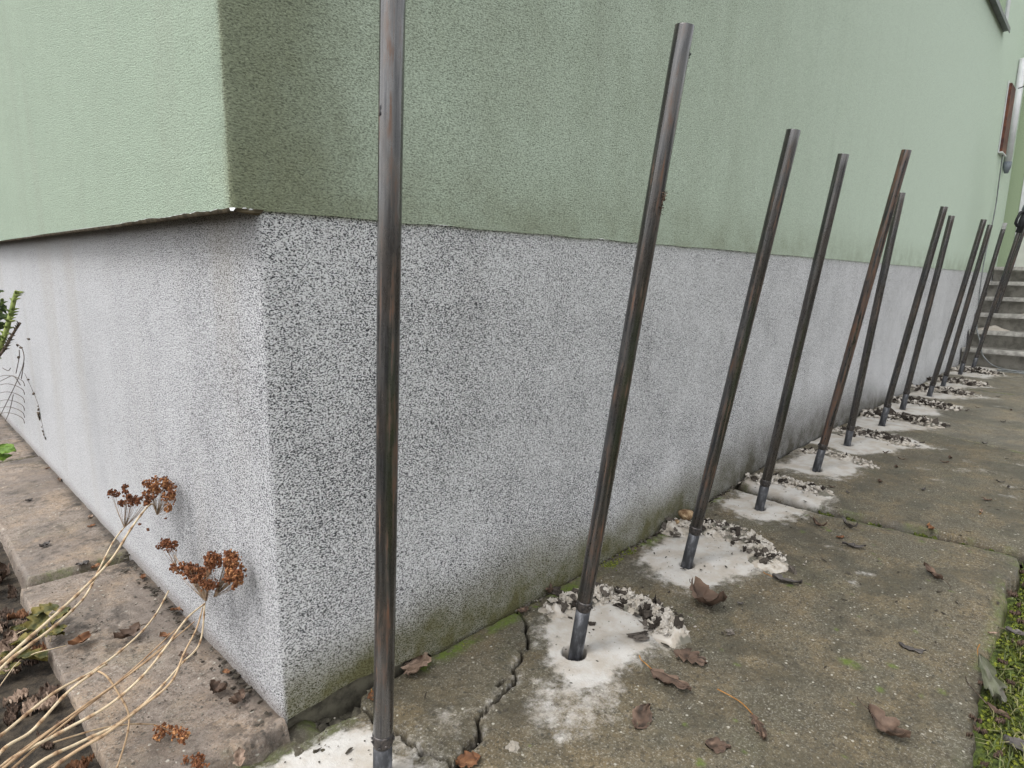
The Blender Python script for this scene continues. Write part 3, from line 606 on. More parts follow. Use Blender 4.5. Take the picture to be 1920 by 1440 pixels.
# ================================================================== ENTRANCE STEPS
st = tag(empty('entrance_steps', (6.93, 0, .033)), 'worn concrete steps dusted with powder at the far end of the wall', 'steps')
SX = lambda k: .0+.27*k
for k in range(6):
    a = SX(k); b = SX(k+1) if k < 5 else 1.57
    m = MB(); ny = 24
    y0_, y1_ = -1.9, -.012
    prof = [(a+.012, .16*k-.06), (a+.010, .16*k+.10), (a, .16*k+.108), (a-.004, .16*k+.135), (a+.002, .16*k+.155), (a+.014, .16*(k+1)), (b+.02, .16*(k+1)+.002)]
    for j in range(ny+1):
        y = y0_+(y1_-y0_)*j/ny
        for (x_, z_) in prof: m.addv((x_+rng.uniform(-.003, .003), y, z_+rng.uniform(-.002, .002)))
    n_ = len(prof)
    for j in range(ny):
        for i in range(n_-1): q = j*n_+i; m.f.append((q, q+1, q+n_+1, q+n_))
    m.f.append(tuple(range(n_))); m.f.append(tuple(reversed(range(ny*n_, ny*n_+n_))))
    stp = m.build('step', M['step'], st)
    m = MB()
    for j in range(ny):
        y = y0_+(y1_-y0_)*j/ny; yy = y0_+(y1_-y0_)*(j+1)/ny; z = .16*(k+1)
        q = [m.addv((a-.009, y, z-.035)), m.addv((a-.009, yy, z-.035)), m.addv((a-.007, yy, z+.004)), m.addv((a-.007, y, z+.004)), m.addv((a+.05, yy, z+.0055)), m.addv((a+.05, y, z+.0055))]
        m.f.append((q[0], q[3], q[2], q[1])); m.f.append((q[3], q[5], q[4], q[2]))
    m.build('nosing', M['nosing'], stp)

# ================================================================== PIPES
def frame(d):
    d = Vector(d).normalized(); return d.to_track_quat('Z', 'Y').to_matrix()
PM = [1, 1, 1, 3, 2, 0, 0, 0, 0, 0, 3, 0]
PLAB = ['nearest steel pipe beside the wall corner, reaching past the top of the photo',
        'second steel pipe from the corner, with a dried grass clump stuck halfway up',
        'third steel pipe from the corner, leaning over the spoil heap with the tan husk',
        'fourth pipe from the corner, smooth and blackest of the row',
        'rustiest brown pipe, fifth from the corner, leaning across its neighbour',
        'sixth pipe from the corner, partly hidden behind the rusty brown one',
        'seventh steel pipe from the corner, left one of the middle pair',
        'eighth steel pipe from the corner, right one of the middle pair',
        'ninth pipe from the corner, left one of the far pair',
        'tenth pipe from the corner, right one of the far pair',
        'eleventh pipe from the corner, with bare screw thread rings at its top',
        'last pipe on the paving, at the foot of the steps under the hammer']
CZ = [.085, .135, .125, .11, .12, .10, .13, .12, .10, .10, .12, .14]
pipe_tag_group = 'steel injection pipes standing in holes along the wall'
def make_pipe(foot, top, mat, label, cz, collar=True, thread=False, r=.0170):
    foot = Vector(foot); top = Vector(top); L = (top-foot).length; F = frame(top-foot)
    o = tag(empty('steel_pipe', foot), label, 'pipe', pipe_tag_group)
    o.rotation_mode = 'QUATERNION'; o.rotation_quaternion = F.to_quaternion()
    n = 28; m = MB(); zt = L-(.045 if thread else 0)
    zz = [cz-.004]+[cz+(zt-cz)*i/30 for i in range(31)]
    bend = lambda z: (.0015*math.sin(z*4+foot.x), .0012*math.sin(z*3.1+foot.x*2))
    # outer wall, rim, inner wall: an open tube
    rings = [(r*.97, zz[0])]+[(r, z) for z in zz[1:]]+[(r*.985, zt+.0015), (r*.86, zt+.0015), (r*.84, zt-.06)]
    for rr, z in rings:
        bx, by = bend(z)
        for k in range(n):
            a = 2*math.pi*k/n; m.addv((bx+rr*math.cos(a), by+rr*math.sin(a), z))
    for i in range(len(rings)-1):
        for k in range(n): q = i*n+k; s_ = i*n+(k+1) % n; m.f.append((q, s_, s_+n, q+n))
    m.f.append(tuple((len(rings)-1)*n+k for k in range(n)))
    m.build('pipe_shaft', mat, o)
    m = MB(); m.tube([(0, 0, -.085), (0, 0, cz-.012)], r*.955, n); m.build('pipe_foot', M['dusty'], o)
    m = MB(); P_ = [(0, 0, cz-.020), (0, 0, cz-.013), (0, 0, cz-.007), (0, 0, cz+.001), (0, 0, cz+.004)]
    m.tube(P_, [r*.96, r*1.07, r*1.0, r*1.06, r*1.0], n)
    for k in range(10): a = rng.uniform(0, 6.28); m.blob((r*1.06*math.cos(a), r*1.06*math.sin(a), cz-.008+rng.uniform(-.006, .006)), .0028, 1, .5, .5)
    m.build('collar', M['collar'], o)
    if thread:
        m = MB(); P_ = []; rr = []
        for i in range(5):
            z0 = zt+.002+i*.0105
            P_ += [(0, 0, z0), (0, 0, z0+.003), (0, 0, z0+.0055), (0, 0, z0+.009)]; rr += [r*.75, r*.98, r*.98, r*.75]
        m.tube(P_, rr, 20); m.build('threaded_end', M['foil'], o)
    return o
pipes = []
for k in range(12):
    pipes.append(make_pipe(FEET[k], TOPS[k], PIPE[PM[k]], PLAB[k], CZ[k], thread=(k == 10)))
# one more pipe drilled into the second step
ft = onz(1857, 617, .033+.322); tp = ft+np.array([0, -.185, 1.30])
make_pipe(ft, tp, PIPE[0], 'steel pipe drilled into the second entrance step', .10)
# tar blobs and grass caught on the shafts
def on_pipe(k, px, py, side=0):
    ft_, tp_ = Vector(FEET[k]), Vector(TOPS[k]); f = (POLES[k][0][1]-py)/(POLES[k][0][1]-POLES[k][1][1])
    # nearest point of the axis to the pixel ray
    d = Vector(ray(px, py)).normalized(); a = (tp_-ft_).normalized(); w0 = ft_-Vector(CAM); b = a.dot(d)
    s_ = (b*d.dot(w0)-a.dot(w0))/(1-b*b); p = ft_+a*s_; toc = (Vector(CAM)-p).normalized(); sd_ = Vector(rt)
    return p, toc, sd_, a
p, tc_, sd_, ax = on_pipe(0, 729, 208)
m = MB(); q = p+tc_*.0125-sd_*.0125
m.blob(q, .0048, 2, .2, .5, (.8, .8, 1.7)); m.blob(q+ax*.008+sd_*.003, .002, 1, .2, .5, (.6, .6, 2.5)); m.blob(q-ax*.003+sd_*.005, .0022, 1, .2, .5)
b_ = m.build('tar_blob', M['rubber']); tag(b_, 'small black tar blob stuck high on the nearest pipe', 'tar blob')
p, tc_, sd_, ax = on_pipe(1, 1272, 101)
m = MB(); q = p+tc_*.006+sd_*.017
m.blob(q, .0035, 2, .2, .6, (1, .8, 1.3)); m.blob(q-ax*.006, .002, 1, .2, .5)
b_ = m.build('tar_blob', M['rubber']); tag(b_, 'tiny dark lump near the top of the second pipe', 'tar blob')
p, tc_, sd_, ax = on_pipe(1, 1226, 380); q = p+tc_*.013+sd_*.010; m = MB()
for _ in range(70):
    a = Vector((rng.gauss(0, 1), rng.gauss(0, 1), rng.gauss(0, 1.3))).normalized(); c = q+sd_*rng.uniform(-.007, .009)+ax*rng.uniform(-.022, .020)
    l_ = rng.uniform(.004, .014); m.tube([c-a*l_*.5, c+tc_*.002, c+a*l_*.5+sd_*.002], rng.uniform(.0004, .0009), 4, rng.random())
for _ in range(14): m.blob(q+sd_*rng.uniform(-.008, .007)+ax*rng.uniform(-.018, .016), rng.uniform(.0018, .0035), 1, rng.random()*.4, .6)
tag(m.build('grass_clump', M['leaf_brown']), 'dried muddy grass clump stuck halfway up the second pipe', 'grass clump')

# ------------------------------------------------------------------ breaker hammer on the last pipe
tp_ = Vector(TOPS[11]); hd = (tp_-Vector(FEET[11])).normalized()
ham = tag(empty('breaker_hammer', tp_), 'heavy grey and navy breaker hammer standing upright on the last pipe', 'power tool')
hd2 = (hd+Vector((0, -.08, 0))).normalized()
ham.rotation_mode = 'QUATERNION'; ham.rotation_quaternion = frame(hd2).to_quaternion()
inv = frame(hd2).inverted(); sv = inv @ Vector((rt[0], rt[1], 0)).normalized()       # sideways, in the tool's own axes
def H(a, z): return sv*a+Vector((0, 0, z))
m = MB(); m.tube([H(0, -.03), H(0, .03), H(.01, .04), H(.015, .14)], [.022, .026, .040, .045], 20); m.build('chuck', M['rubber'], ham)
m = MB(); m.tube([H(.015, .14), H(.018, .15), H(.022, .20), H(.026, .34), H(.030, .38)], [.045, .060, .062, .040, .036], 20); m.build('gear_case', M['gunmetal'], ham)
m = MB(); P_ = []; rr = []
for i in range(9):
    z0 = .38+i*.042; P_ += [H(.030, z0), H(.030, z0+.010), H(.030, z0+.026), H(.030, z0+.034)]; rr += [.048, .058, .058, .048]
m.tube(P_, rr, 20); m.build('motor_housing', M['navy'], ham)
m = MB(); m.tube([H(.030, .76), H(.030, .80), H(.030, .90), H(.030, .94)], [.058, .070, .066, .03], 20); m.build('motor_cap', M['rubber'], ham)
m = MB(); lp = [H(-.0, .045), H(-.038, .03), H(-.058, .05), H(-.062, .09), H(-.055, .14), H(-.030, .155), H(.02, .15)]
m.tube(lp, [.012, .013, .012, .011, .012, .013, .012], 10); m.build('side_handle', M['rubber'], ham)
m = MB(); lp = [H(.07, .33), H(.02, .345), H(.0, .35)]
m.tube(lp, [.014, .016, .012], 10); m.build('trigger_lever', M['gunmetal'], ham)

# cable: from the cabinet down the wall end, over the steps, coil on the ground
C_ = [(7.50, -.03, 2.10), (7.52, -.03, 2.0), (7.55, -.028, 1.8), (7.56, -.03, 1.6), (7.45, -.035, 1.35), (7.38, -.03, 1.15), (7.33, -.03, .95), (7.32, -.035, .7), (7.28, -.05, .5), (7.20, -.07, .37), (6.90, -.16, .24), (6.88, -.17, .19)]
q1 = gp(1845, 662); C_ += [(6.90, -.20, .12), (6.80, -.32, .05)]
for a in np.linspace(-2.4, 6.0, 34): C_.append((6.62+.10*math.cos(a)*(1+.05*a), -.52+.17*math.sin(a)*(1+.04*a), .043+.002*a))
def smooth(pts, n=6):
    out = []; P_ = [Vector(p) for p in pts]; P_ = [P_[0]]+P_+[P_[-1]]
    for i in range(1, len(P_)-2):
        for k in range(n):
            t = k/n; a, b, c, d = P_[i-1:i+3]
            out.append(.5*((2*b)+(c-a)*t+(2*a-5*b+4*c-d)*t*t+(3*b-a-3*c+d)*t**3))
    out.append(P_[-2]); return out
m = MB(); m.tube(smooth(C_, 4), .0055, 8); tag(m.build('cable', M['cable']), 'thin grey cable hanging from the cabinet to a coil by the steps', 'cable')
m = MB(); m.tube(smooth([(7.62, -.06, 2.70), (7.6, -.12, 2.72), (7.62, -.22, 2.85), (7.7, -.42, 3.05), (7.9, -.8, 3.25), (8.2, -1.3, 3.35), (8.495, -1.5, 3.38)]), .005, 6)
tag(m.build('cable', M['rubber']), 'black cable slanting from the cabinet top towards the door', 'cable')

# ================================================================== DRILL SPOIL HEAPS
HEAPS = [(1, [(.70, -.07), (.80, -.085), (.87, -.13), (.88, -.21), (.87, -.29), (.82, -.345)], .045, .030, 1.25),
         (2, [(1.38, -.02), (1.45, -.08), (1.49, -.15), (1.475, -.25), (1.41, -.34), (1.36, -.375)], .055, .028, 1.0),
         (3, [(2.02, -.03), (2.07, -.12), (2.08, -.21), (2.06, -.30)], .05, .024, .8),
         (4, [(2.55, -.05), (2.60, -.13), (2.60, -.22), (2.55, -.32)], .055, .026, .9)]
for k in range(5, 11):
    x = FEET[k][0]+.26; HEAPS.append((k, [(x-.02, -.04), (x+.05, -.13), (x+.04, -.25), (x-.03, -.36)], .07, .032, 1.1))
ORD = ['', 'second', 'third', 'fourth', 'fifth', 'sixth', 'seventh', 'eighth', 'ninth', 'tenth', 'eleventh']
HL = {1: 'crumbly white and charcoal drill spoil curving round the second pipe', 2: 'white rubbly drill spoil beside the third pipe with tan husk on it',
      3: 'low pale drill spoil just beyond the fourth pipe', 4: 'pale smooth drill spoil beyond the rustiest pipe'}
for (k, line, wd, ht, dens) in HEAPS:
    cx = sum(p[0] for p in line)/len(line); cy = sum(p[1] for p in line)/len(line); org = np.array((cx, cy, float(gz(cx))))
    o = tag(empty('spoil_heap', org), HL.get(k, 'ruffled dark and white drill spoil beyond the %s pipe' % ORD[k]), 'spoil heap', 'heaps of drill spoil along the wall foot')
    st_ = .0032 if k < 3 else (.005 if k < 6 else .008)
    xs = np.arange(min(p[0] for p in line)-wd*1.9, max(p[0] for p in line)+wd*1.5, st_)
    ys = np.arange(min(p[1] for p in line)-wd*1.4, min(-.006, max(p[1] for p in line)+wd*1.4), st_)
    X, Y = np.meshgrid(xs, ys, indexing='ij'); D, T = seglines(X+(fbm(X, Y, 20, 3, k)-.5)*.04, Y+(fbm(X, Y, 20, 3, k+40)-.5)*.04, line)
    prof = np.clip(1-D/(wd*1.15), 0, 1); h = ht*.85*prof**1.1*(.30+.9*fbm(X, Y, 38, 4, k+60, .6))
    rid = 1-np.abs(2*fbm(X, Y, 55, 3, k+80)-1); h = h*(.55+.7*rid**2)
    Z = gz(X)+h-.004; keep = prof > .02
    tint = np.clip(.34+2.6*(fbm(X, Y, 34, 3, k+90)-.44)+.35*(k > 5), 0, 1)
    gridmesh('mound', X, Y, Z, M['chalk'], dict(tint=tint), keep=keep, parent=o, origin=None).location = tuple(-org)
    pale = MB(); darkm = MB(); rr_ = random.Random(k*31)
    def lump(mm, tint, s0, s1, spread, zl=.5, flake=False):
        t = rr_.random(); i = min(int(t*(len(line)-1)), len(line)-2); f = t*(len(line)-1)-i
        x = line[i][0]*(1-f)+line[i+1][0]*f+rr_.gauss(0, wd*spread); y = min(-.012, line[i][1]*(1-f)+line[i+1][1]*f+rr_.gauss(0, wd*spread))
        dd = math.hypot(x-(line[i][0]*(1-f)+line[i+1][0]*f), y-(line[i][1]*(1-f)+line[i+1][1]*f)); r_ = rr_.uniform(s0, s1)
        z = float(gz(x))+ht*.62*max(0, 1-dd/(wd*1.1))+r_*.2
        rot = Matrix.Rotation(rr_.uniform(0, 6.28), 3, Vector((rr_.gauss(0, 1), rr_.gauss(0, 1), rr_.gauss(0, 1.5))).normalized())
        fl = (1.5, .8, .28) if flake else (1.2, .85, .6)
        mm.blob((x, y, z), r_, 2 if (k < 4 and r_ > .005) else 1, tint(), .75, fl, rot=rot)
    nn = int(210*dens)
    for _ in range(nn): lump(pale, lambda: rr_.choice((0, .1, .2, .3, .4)), .0025, .0095 if k < 6 else .016, .42)
    for _ in range(nn//3): lump(pale, lambda: .1, .0010, .0030, 1.0)
    for _ in range(int(nn*(.26 if k < 3 else .07 if k < 5 else .6))): lump(darkm, lambda: rr_.choice((0, .1, .3, .55)),   .004, .0155 if k < 6 else .022, .50, flake=(rr_.random() < .5))
    for _ in range(nn//5): lump(darkm, lambda: rr_.choice((.2, .7, .9)), .002, .005, .8)
    pp_ = pale.build('pale_clods', M['chalk'], o, k >= 3); pp_.location = tuple(-org); pp_['kind'] = 'stuff'
    dd_ = darkm.build('dark_flakes', M['char'], o, False); dd_.location = tuple(-org); dd_['kind'] = 'stuff'

for k_, (yy_, wx_, wy_, hh_, lab) in enumerate(((-.17, .08, .13, .045, 'small white powder heap on the second entrance step'), (-.50, .08, .14, .032, 'low white powder heap on the third entrance step'))):
    tread = 1+k_; x0_ = 6.93+SX(tread)+.015; x1_ = 6.93+SX(tread+1)-.005; xs = np.arange(x0_, x1_, .008); ys = np.arange(yy_-wy_*1.6, min(-.015, yy_+wy_*1.2), .01); X, Y = np.meshgrid(xs, ys, indexing='ij')
    D = np.hypot((x1_-X)/.2, (Y-yy_)/wy_); h = hh_*np.clip(1-D/1.15, 0, 1)**1.1*(.8+.5*fbm(X, Y, 20, 3, 71+k_)); z0_ = .033+.16*(tread+1)
    o = gridmesh('powder_heap', X, Y, z0_+.001+h, M['chalk'], dict(tint=np.clip(.1+.5*fbm(X, Y, 30, 3, 5), 0, 1)), keep=h > .0008); tag(o, lab, 'powder heap')
# two-tone clods lying apart, each a thing of its own
def clod(px, py, r_, label, mat='char', tint=.3, flat=(1.3, 1, .5), name='clod', seed=0):
    P_ = gp(px, py); m = MB()
    for i in range(5): m.blob((rng.uniform(-1, 1)*r_*.7, rng.uniform(-1, 1)*r_*.7, r_*.3), r_*rng.uniform(.4, .75), 2, min(1, max(0, tint+rng.uniform(-.2, .3))), .8, flat)
    o = m.build(name, M[mat], None, False); o.location = tuple(P_); o.rotation_euler.z = rng.uniform(0, 6); return tag(o, label, name.replace('_', ' '), 'crumbs of spoil lying apart on the paving')
clod(1202, 1196, .015, 'flat dark crusty clod in front of the second heap', tint=.25, flat=(1.6, .8, .35))
clod(1110, 1170, .007, 'tiny dark chip on the white dust beside the second pipe', tint=0)
clod(962, 1405, .010, 'little whitish lump on the paving at the bottom below the crack', 'chalk', .5)
clod(1368, 1187, .009, 'small grey white crumb on the brown paving right of the second heap', 'char', .7)
clod(1045, 1112, .014, 'dark earthy crumb wedged at the wall foot left of the second pipe', 'char', .1)
clod(700, 1300, .010, 'grey stone chip in the hollow under the wall behind the nearest pipe', 'stone', .4)
clod(1265, 1003, .013, 'grey crumbly clod at the wall foot behind the third pipe', 'char', .4)

# rubble in the hollow under the plinth corner
m = MB(); 
for i in range(46):
    x = rng.uniform(-.02, .21); r_ = rng.uniform(.005, .016)*(1.5 if x > .08 and rng.random() < .3 else 1)
    m.blob((x, rng.uniform(-.034, .012), -.052+rng.uniform(-.014, .008)-(.010 if x > .09 else 0)), r_, 2, .5, .7, (1.2, .9, .7))
tag(m.build('rubble', M['stone']), 'dark grey rubble packed in the hollow under the plinth corner', 'rubble', kind='stuff')

# the tan husk
P_ = gp(1268, 985); m = MB(); o = tag(empty('husk', P_+np.array([0.03, .0, .02])), 'curled tan seed husk lying against the wall behind the third pipe', 'husk')
def cup(mm, c, r_, az, tilt, sq=.72):
    rot = Matrix.Rotation(az, 3, 'Z') @ Matrix.Rotation(tilt, 3, 'X'); base = len(mm.v); nr, na = 7, 22
    for lay, s_ in ((0, 1.0), (1, .90)):
        for i in range(nr+1):
            ph = math.pi*.5*i/nr*1.15
            for j in range(na):
                a = 2*math.pi*j/na; k_ = r_*s_*(1+.08*math.sin(3*a)+.05*mnoise.noise(Vector((a, ph, r_*50))))
                p = Vector((math.sin(ph)*math.cos(a)*k_, math.sin(ph)*math.sin(a)*k_*sq, -math.cos(ph)*k_)); mm.addv(Vector(c)+rot @ p, .5)
    for lay in (0, 1):
        for i in range(nr):
            for j in range(na):
                q = base+(lay*(nr+1)+i)*na; mm.f.append((q+j, q+(j+1) % na, q+na+(j+1) % na, q+na+j))
    q = base+nr*na; q2 = base+(2*nr+1)*na
    for j in range(na): mm.f.append((q+j, q+(j+1) % na, q2+(j+1) % na, q2+j))
cup(m, (0.01, -.012, .012), .027, 2.3, 1.5); m.build('husk_shell', M['shell'], o)
m = MB(); cup(m, (-.035, -.008, -.004), .013, 1.0, 1.2); m.build('husk_fragment', M['shell'], o)

# ================================================================== FALLEN LEAVES
def leaf_mesh(L, W, lobes, fold, curl, seed, mat, jag=.25, stalkL=.5, stalkmat=None, bendst=.3):
    r_ = random.Random(seed); m = MB(); nu, nv = 26, 10; so_ = r_.uniform(0, 50)
    for i in range(nu+1):
        u = i/nu; w_ = W*.5*math.sin(math.pi*min(1, u**.8*.98+.02))**.75
        w_ *= 1-jag+jag*abs(math.sin(math.pi*lobes*u+.4))*1.5; w_ *= 1+.16*(((u*lobes*3.3+so_) % 1)-.5)
        for j in range(nv+1):
            v_ = j/nv*2-1; k_ = w_*(1+.22*mnoise.noise(Vector((u*7, (v_ > 0)*9, so_))))
            x = (u-.5)*L+.10*L*abs(v_)*(abs(math.sin(math.pi*lobes*u+.4))-.3); y = v_*k_+.06*L*math.sin(u*3+so_)
            z = fold*abs(v_)**1.3*W*.5+curl*((u-.45)**2)*L*1.6+.05*L*mnoise.noise(Vector((u*3.2, v_*2, so_)))*2+.055*L*mnoise.noise(Vector((u*6, v_*3.5, so_)))+.018*L*mnoise.noise(Vector((u*15, v_*8, so_)))
            m.addv((x, y, z+.004), min(1, max(0, .45+.45*mnoise.noise(Vector((u*4, v_*2, so_+7)))*1.6+.12*(abs(v_) > .9))))
    for i in range(nu):
        for j in range(nv): q = i*(nv+1)+j; m.f.append((q, q+nv+1, q+nv+2, q+1))
    zmin = min(v[2] for v in m.v); dz_ = -zmin+.0008; m.v = [(a, b, c+dz_) for a, b, c in m.v]
    stk = None
    if stalkL > 0:
        i0 = m.v[5]; stk = MB(); l_ = stalkL*L; p0 = Vector(i0)
        pts = [p0+Vector((.03*L, 0, .0004)), p0, p0+Vector((-l_*.4, bendst*l_*.25, .001)), p0+Vector((-l_*.75, bendst*l_*.6, -.001)), p0+Vector((-l_, bendst*l_*1.1, .001))]
        pts = [Vector((a.x, a.y, max(a.z, .0015))) for a in pts]
        stk.tube(smooth(pts, 3), [.0012 if L > .04 else .0008]*len(smooth(pts, 3)), 6)
    return m, stk
def leaf(px, py, L, ang, mat, label, lobes=3, W=None, fold=.3, curl=.3, seed=0, stalk=.5, smat='petiole', bendst=.3, z=None, tilt=(0, 0), group='dead leaves lying on the paving', P=None, jag=.3, ends=None):
    if ends:
        A_, B_ = gp(*ends[0]), gp(*ends[1]); P = (A_+B_)/2; ang = math.degrees(math.atan2(B_[1]-A_[1], B_[0]-A_[0])); L = 100*math.hypot(B_[1]-A_[1], B_[0]-A_[0])
    P_ = P if P is not None else (gp(px, py) if z is None else onz(px, py, z)); L = L/100
    m, s_ = leaf_mesh(L, (W/100 if W else L*.62), lobes, fold, curl, seed or rng.randint(1, 9999), mat, jag, stalk, bendst=bendst)
    o = tag(empty('dead_leaf', P_+np.array([0, 0, .001])), label, 'leaf', group); o.rotation_euler = (tilt[0], tilt[1], R(ang))
    m.build('blade', M[mat], o)
    if s_: s_.build('stalk', M[smat], o)
    return o
# ang: direction of the leaf tip in plan, degrees from +X (stalk is at the other end)
leaf(778, 1255, 4.6, 215, 'leaf_pale', 'torn tan leaf propped on the wall foot right of the nearest pipe', 4, fold=.2, curl=.1, seed=3, stalk=.8, jag=.35, tilt=(.35, -.1), ends=((796, 1232), (765, 1282)))
leaf(980, 1148, 3.6, 170, 'leaf_brown', 'small brown leaf where the crack meets the wall', 3, seed=5, stalk=1.1, smat='twig')
leaf(1030, 1112, 3.4, 60, 'leaf_brown', 'dark crumpled leaf tucked against the wall left of the second pipe', 3, fold=.9, curl=1.2, seed=6, stalk=.3, smat='twig')
leaf(1325, 1130, 5.2, 250, 'leaf_brown', 'cupped brown leaf below the third hole with a pale upturned side', 3, fold=.75, curl=.8, seed=8, stalk=.3, smat='twig', ends=((1302, 1116), (1348, 1158)))
leaf(1475, 1092, 5.2, 330, 'leaf_grey', 'slate grey rolled leaf with a red stalk on the open paving', 2, W=2.2, fold=.8, curl=.2, seed=9, stalk=.35, smat='petiole', ends=((1448, 1084), (1502, 1102)))
leaf(1388, 1133, 1.8, 320, 'leaf_grey', 'thin dark leaf scrap just below the slate grey leaf', 2, fold=.3, seed=10, stalk=0)
leaf(1252, 1280, 6.2, 300, 'leaf_brown', 'flat brown leaf with a bright orange stalk below the second heap', 3, W=3.6, fold=.12, curl=.1, seed=12, stalk=.45, ends=((1222, 1260), (1292, 1305)))
leaf(1290, 1238, 5.0, 10, 'leaf_brown', 'dark decayed leaf pressed flat just above the orange stalked leaf', 4, fold=.05, curl=.05, seed=13, stalk=0, jag=.5, ends=((1262, 1228), (1325, 1250)))
leaf(1208, 1355, 4.6, 230, 'leaf_brown', 'round flat brown leaf stain at the bottom centre of the paving', 1, W=3.6, fold=.03, curl=.02, seed=14, stalk=0, ends=((1188, 1372), (1222, 1330)))
leaf(1345, 1400, 4.6, 200, 'leaf_brown', 'smooth oval brown leaf pasted flat near the bottom edge', 1, W=3.4, fold=.03, curl=.02, seed=15, stalk=0, ends=((1322, 1395), (1370, 1408)))
leaf(1422, 1372, 4.8, 255, 'leaf_brown', 'skeletal brown leaf with a long curved yellow stalk', 4, W=2.0, fold=.2, curl=.15, seed=16, stalk=.9, bendst=-.8, jag=.6, ends=((1412, 1346), (1428, 1395)))
leaf(1668, 1382, 7.2, 330, 'leaf_brown', 'large crumpled brown leaf near the lower right', 3, W=4.6, fold=.55, curl=.6, seed=17, stalk=.35, smat='twig', jag=.35, ends=((1622, 1348), (1705, 1408)))
leaf(1705, 1222, 4.2, 330, 'leaf_grey', 'flat grey leaf lying alone in the middle of the right slab', 3, W=1.6, fold=.25, seed=18, stalk=0, ends=((1683, 1212), (1735, 1228)))
leaf(1750, 1080, 4.8, 320, 'leaf_brown', 'maroon folded leaf with a dark stalk near the right edge', 2, W=2.4, fold=.75, curl=.3, seed=19, stalk=.6, smat='twig', ends=((1768, 1096), (1728, 1068)))
leaf(1590, 1025, 5.0, 335, 'leaf_grey', 'grey and brown leaf lying on a small white dust spot', 3, W=2.0, fold=.5, seed=20, stalk=.2, smat='twig', ends=((1578, 1024), (1622, 1030)))
leaf(1575, 1010, 2.8, 150, 'leaf_rust', 'small orange brown leaf just above the dust spot', 3, fold=.6, seed=21, stalk=.6, smat='twig')
leaf(1532, 988, 3.6, 190, 'leaf_brown', 'dark maroon leaf at the left of the row below the slab joint', 2, W=1.5, fold=.8, curl=.6, seed=22, stalk=.4, smat='twig', ends=((1525, 980), (1548, 994)))
leaf(1590, 985, 4.2, 340, 'leaf_grey', 'dark twisted leaf just below the slab joint', 3, W=1.4, fold=.9, curl=.5, seed=23, stalk=.3, smat='twig', ends=((1575, 980), (1608, 998)))
leaf(1745, 992, 5.0, 200, 'leaf_rust', 'dry curled leaf caught in the moss of the slab joint', 2, W=1.6, fold=.7, seed=24, stalk=.4)
leaf(1840, 962, 3.8, 5, 'leaf_pale', 'thin yellowish leaf on the slab beyond the joint', 2, W=1.0, fold=.5, seed=25, stalk=.5)
leaf(1732, 920, 3.2, 350, 'leaf_grey', 'small dark leaf up near the fifth pipe side of the far slab', 2, W=1.2, fold=.5, seed=26, stalk=0)
leaf(1860, 1275, 8.6, 318, 'leaf_sage', 'big grey green leaf with yellow stalk at the turf edge', 3, W=3.4, fold=.35, curl=.35, seed=27, stalk=.30, tilt=(.2, .0), ends=((1828, 1248), (1890, 1352)))
leaf(1870, 1335, 4.6, 325, 'leaf_brown', 'dark leaf with a long thin black stalk below the grey green one', 2, W=1.6, fold=.5, seed=28, stalk=1.7, smat='twig', ends=((1850, 1325), (1890, 1358)))
leaf(1908, 1400, 4.8, 300, 'leaf_grey', 'round grey leaf in the turf at the lower right corner', 1, W=3.0, fold=.25, seed=29, stalk=0, group='dead leaves in the turf')
leaf(1905, 1190, 4.4, 290, 'leaf_grey', 'upper grey leaf lying on the turf at the right edge', 2, W=2.4, fold=.4, seed=30, stalk=.3, smat='twig', group='dead leaves in the turf')
leaf(1862, 1190, 2.6, 310, 'leaf_pale', 'narrow yellow brown strip of leaf at the edge of the turf', 1, W=.6, fold=.3, seed=31, stalk=0)
leaf(878, 1432, 4.6, 150, 'leaf_rust', 'orange brown leaf cut by the bottom edge beside the nearest pipe', 3, W=3.6, fold=.3, curl=.2, seed=32, stalk=0)
leaf(700, 1312, 3.0, 250, 'leaf_rust', 'rusty orange leaf stuck in the hollow behind the nearest pipe', 3, fold=.5, seed=33, stalk=.3)
leaf(448, 1420, 3.0, 80, 'leaf_pale', 'pale pointed leaf standing up at the bottom by the slab end', 2, W=2.0, fold=.4, seed=34, stalk=0, z=.0, tilt=(0, -.9))
USED = set()
for i, (a, b) in enumerate([(1560, 915), (1660, 850), (1680, 877), (1782, 860), (1770, 868), (1845, 833), (1880, 792), (1778, 800), (1650, 905), (1590, 925), (1875, 905), (1850, 940), (1890, 915), (1720, 838), (1800, 770), (1832, 765), (1870, 745), (1895, 770), (1690, 862)]):
    q = gp(a, b); kk = int(np.argmin([abs(f[0]-q[0]) for f in FEET])); lab = 'small leaf scrap on the paving %s the %s pipe' % ('far from' if q[1] < -.62 else 'out from', (ORD+['last'])[kk])
    for alt in ('small leaf scrap', 'dark leaf scrap', 'curled leaf scrap', 'tiny leaf scrap', 'brown leaf scrap', 'thin leaf scrap'):
        lab = lab if lab not in USED else lab.replace(lab[:lab.index(' on the')], alt)
    USED.add(lab)
    leaf(a, b, rng.uniform(2.0, 3.8), rng.uniform(0, 360), rng.choice(['leaf_brown', 'leaf_grey', 'leaf_brown']), lab, 2, W=rng.uniform(.8, 1.6), fold=.6, curl=.5, seed=500+i, stalk=.3, smat='twig', group='small leaf scraps on the far paving')
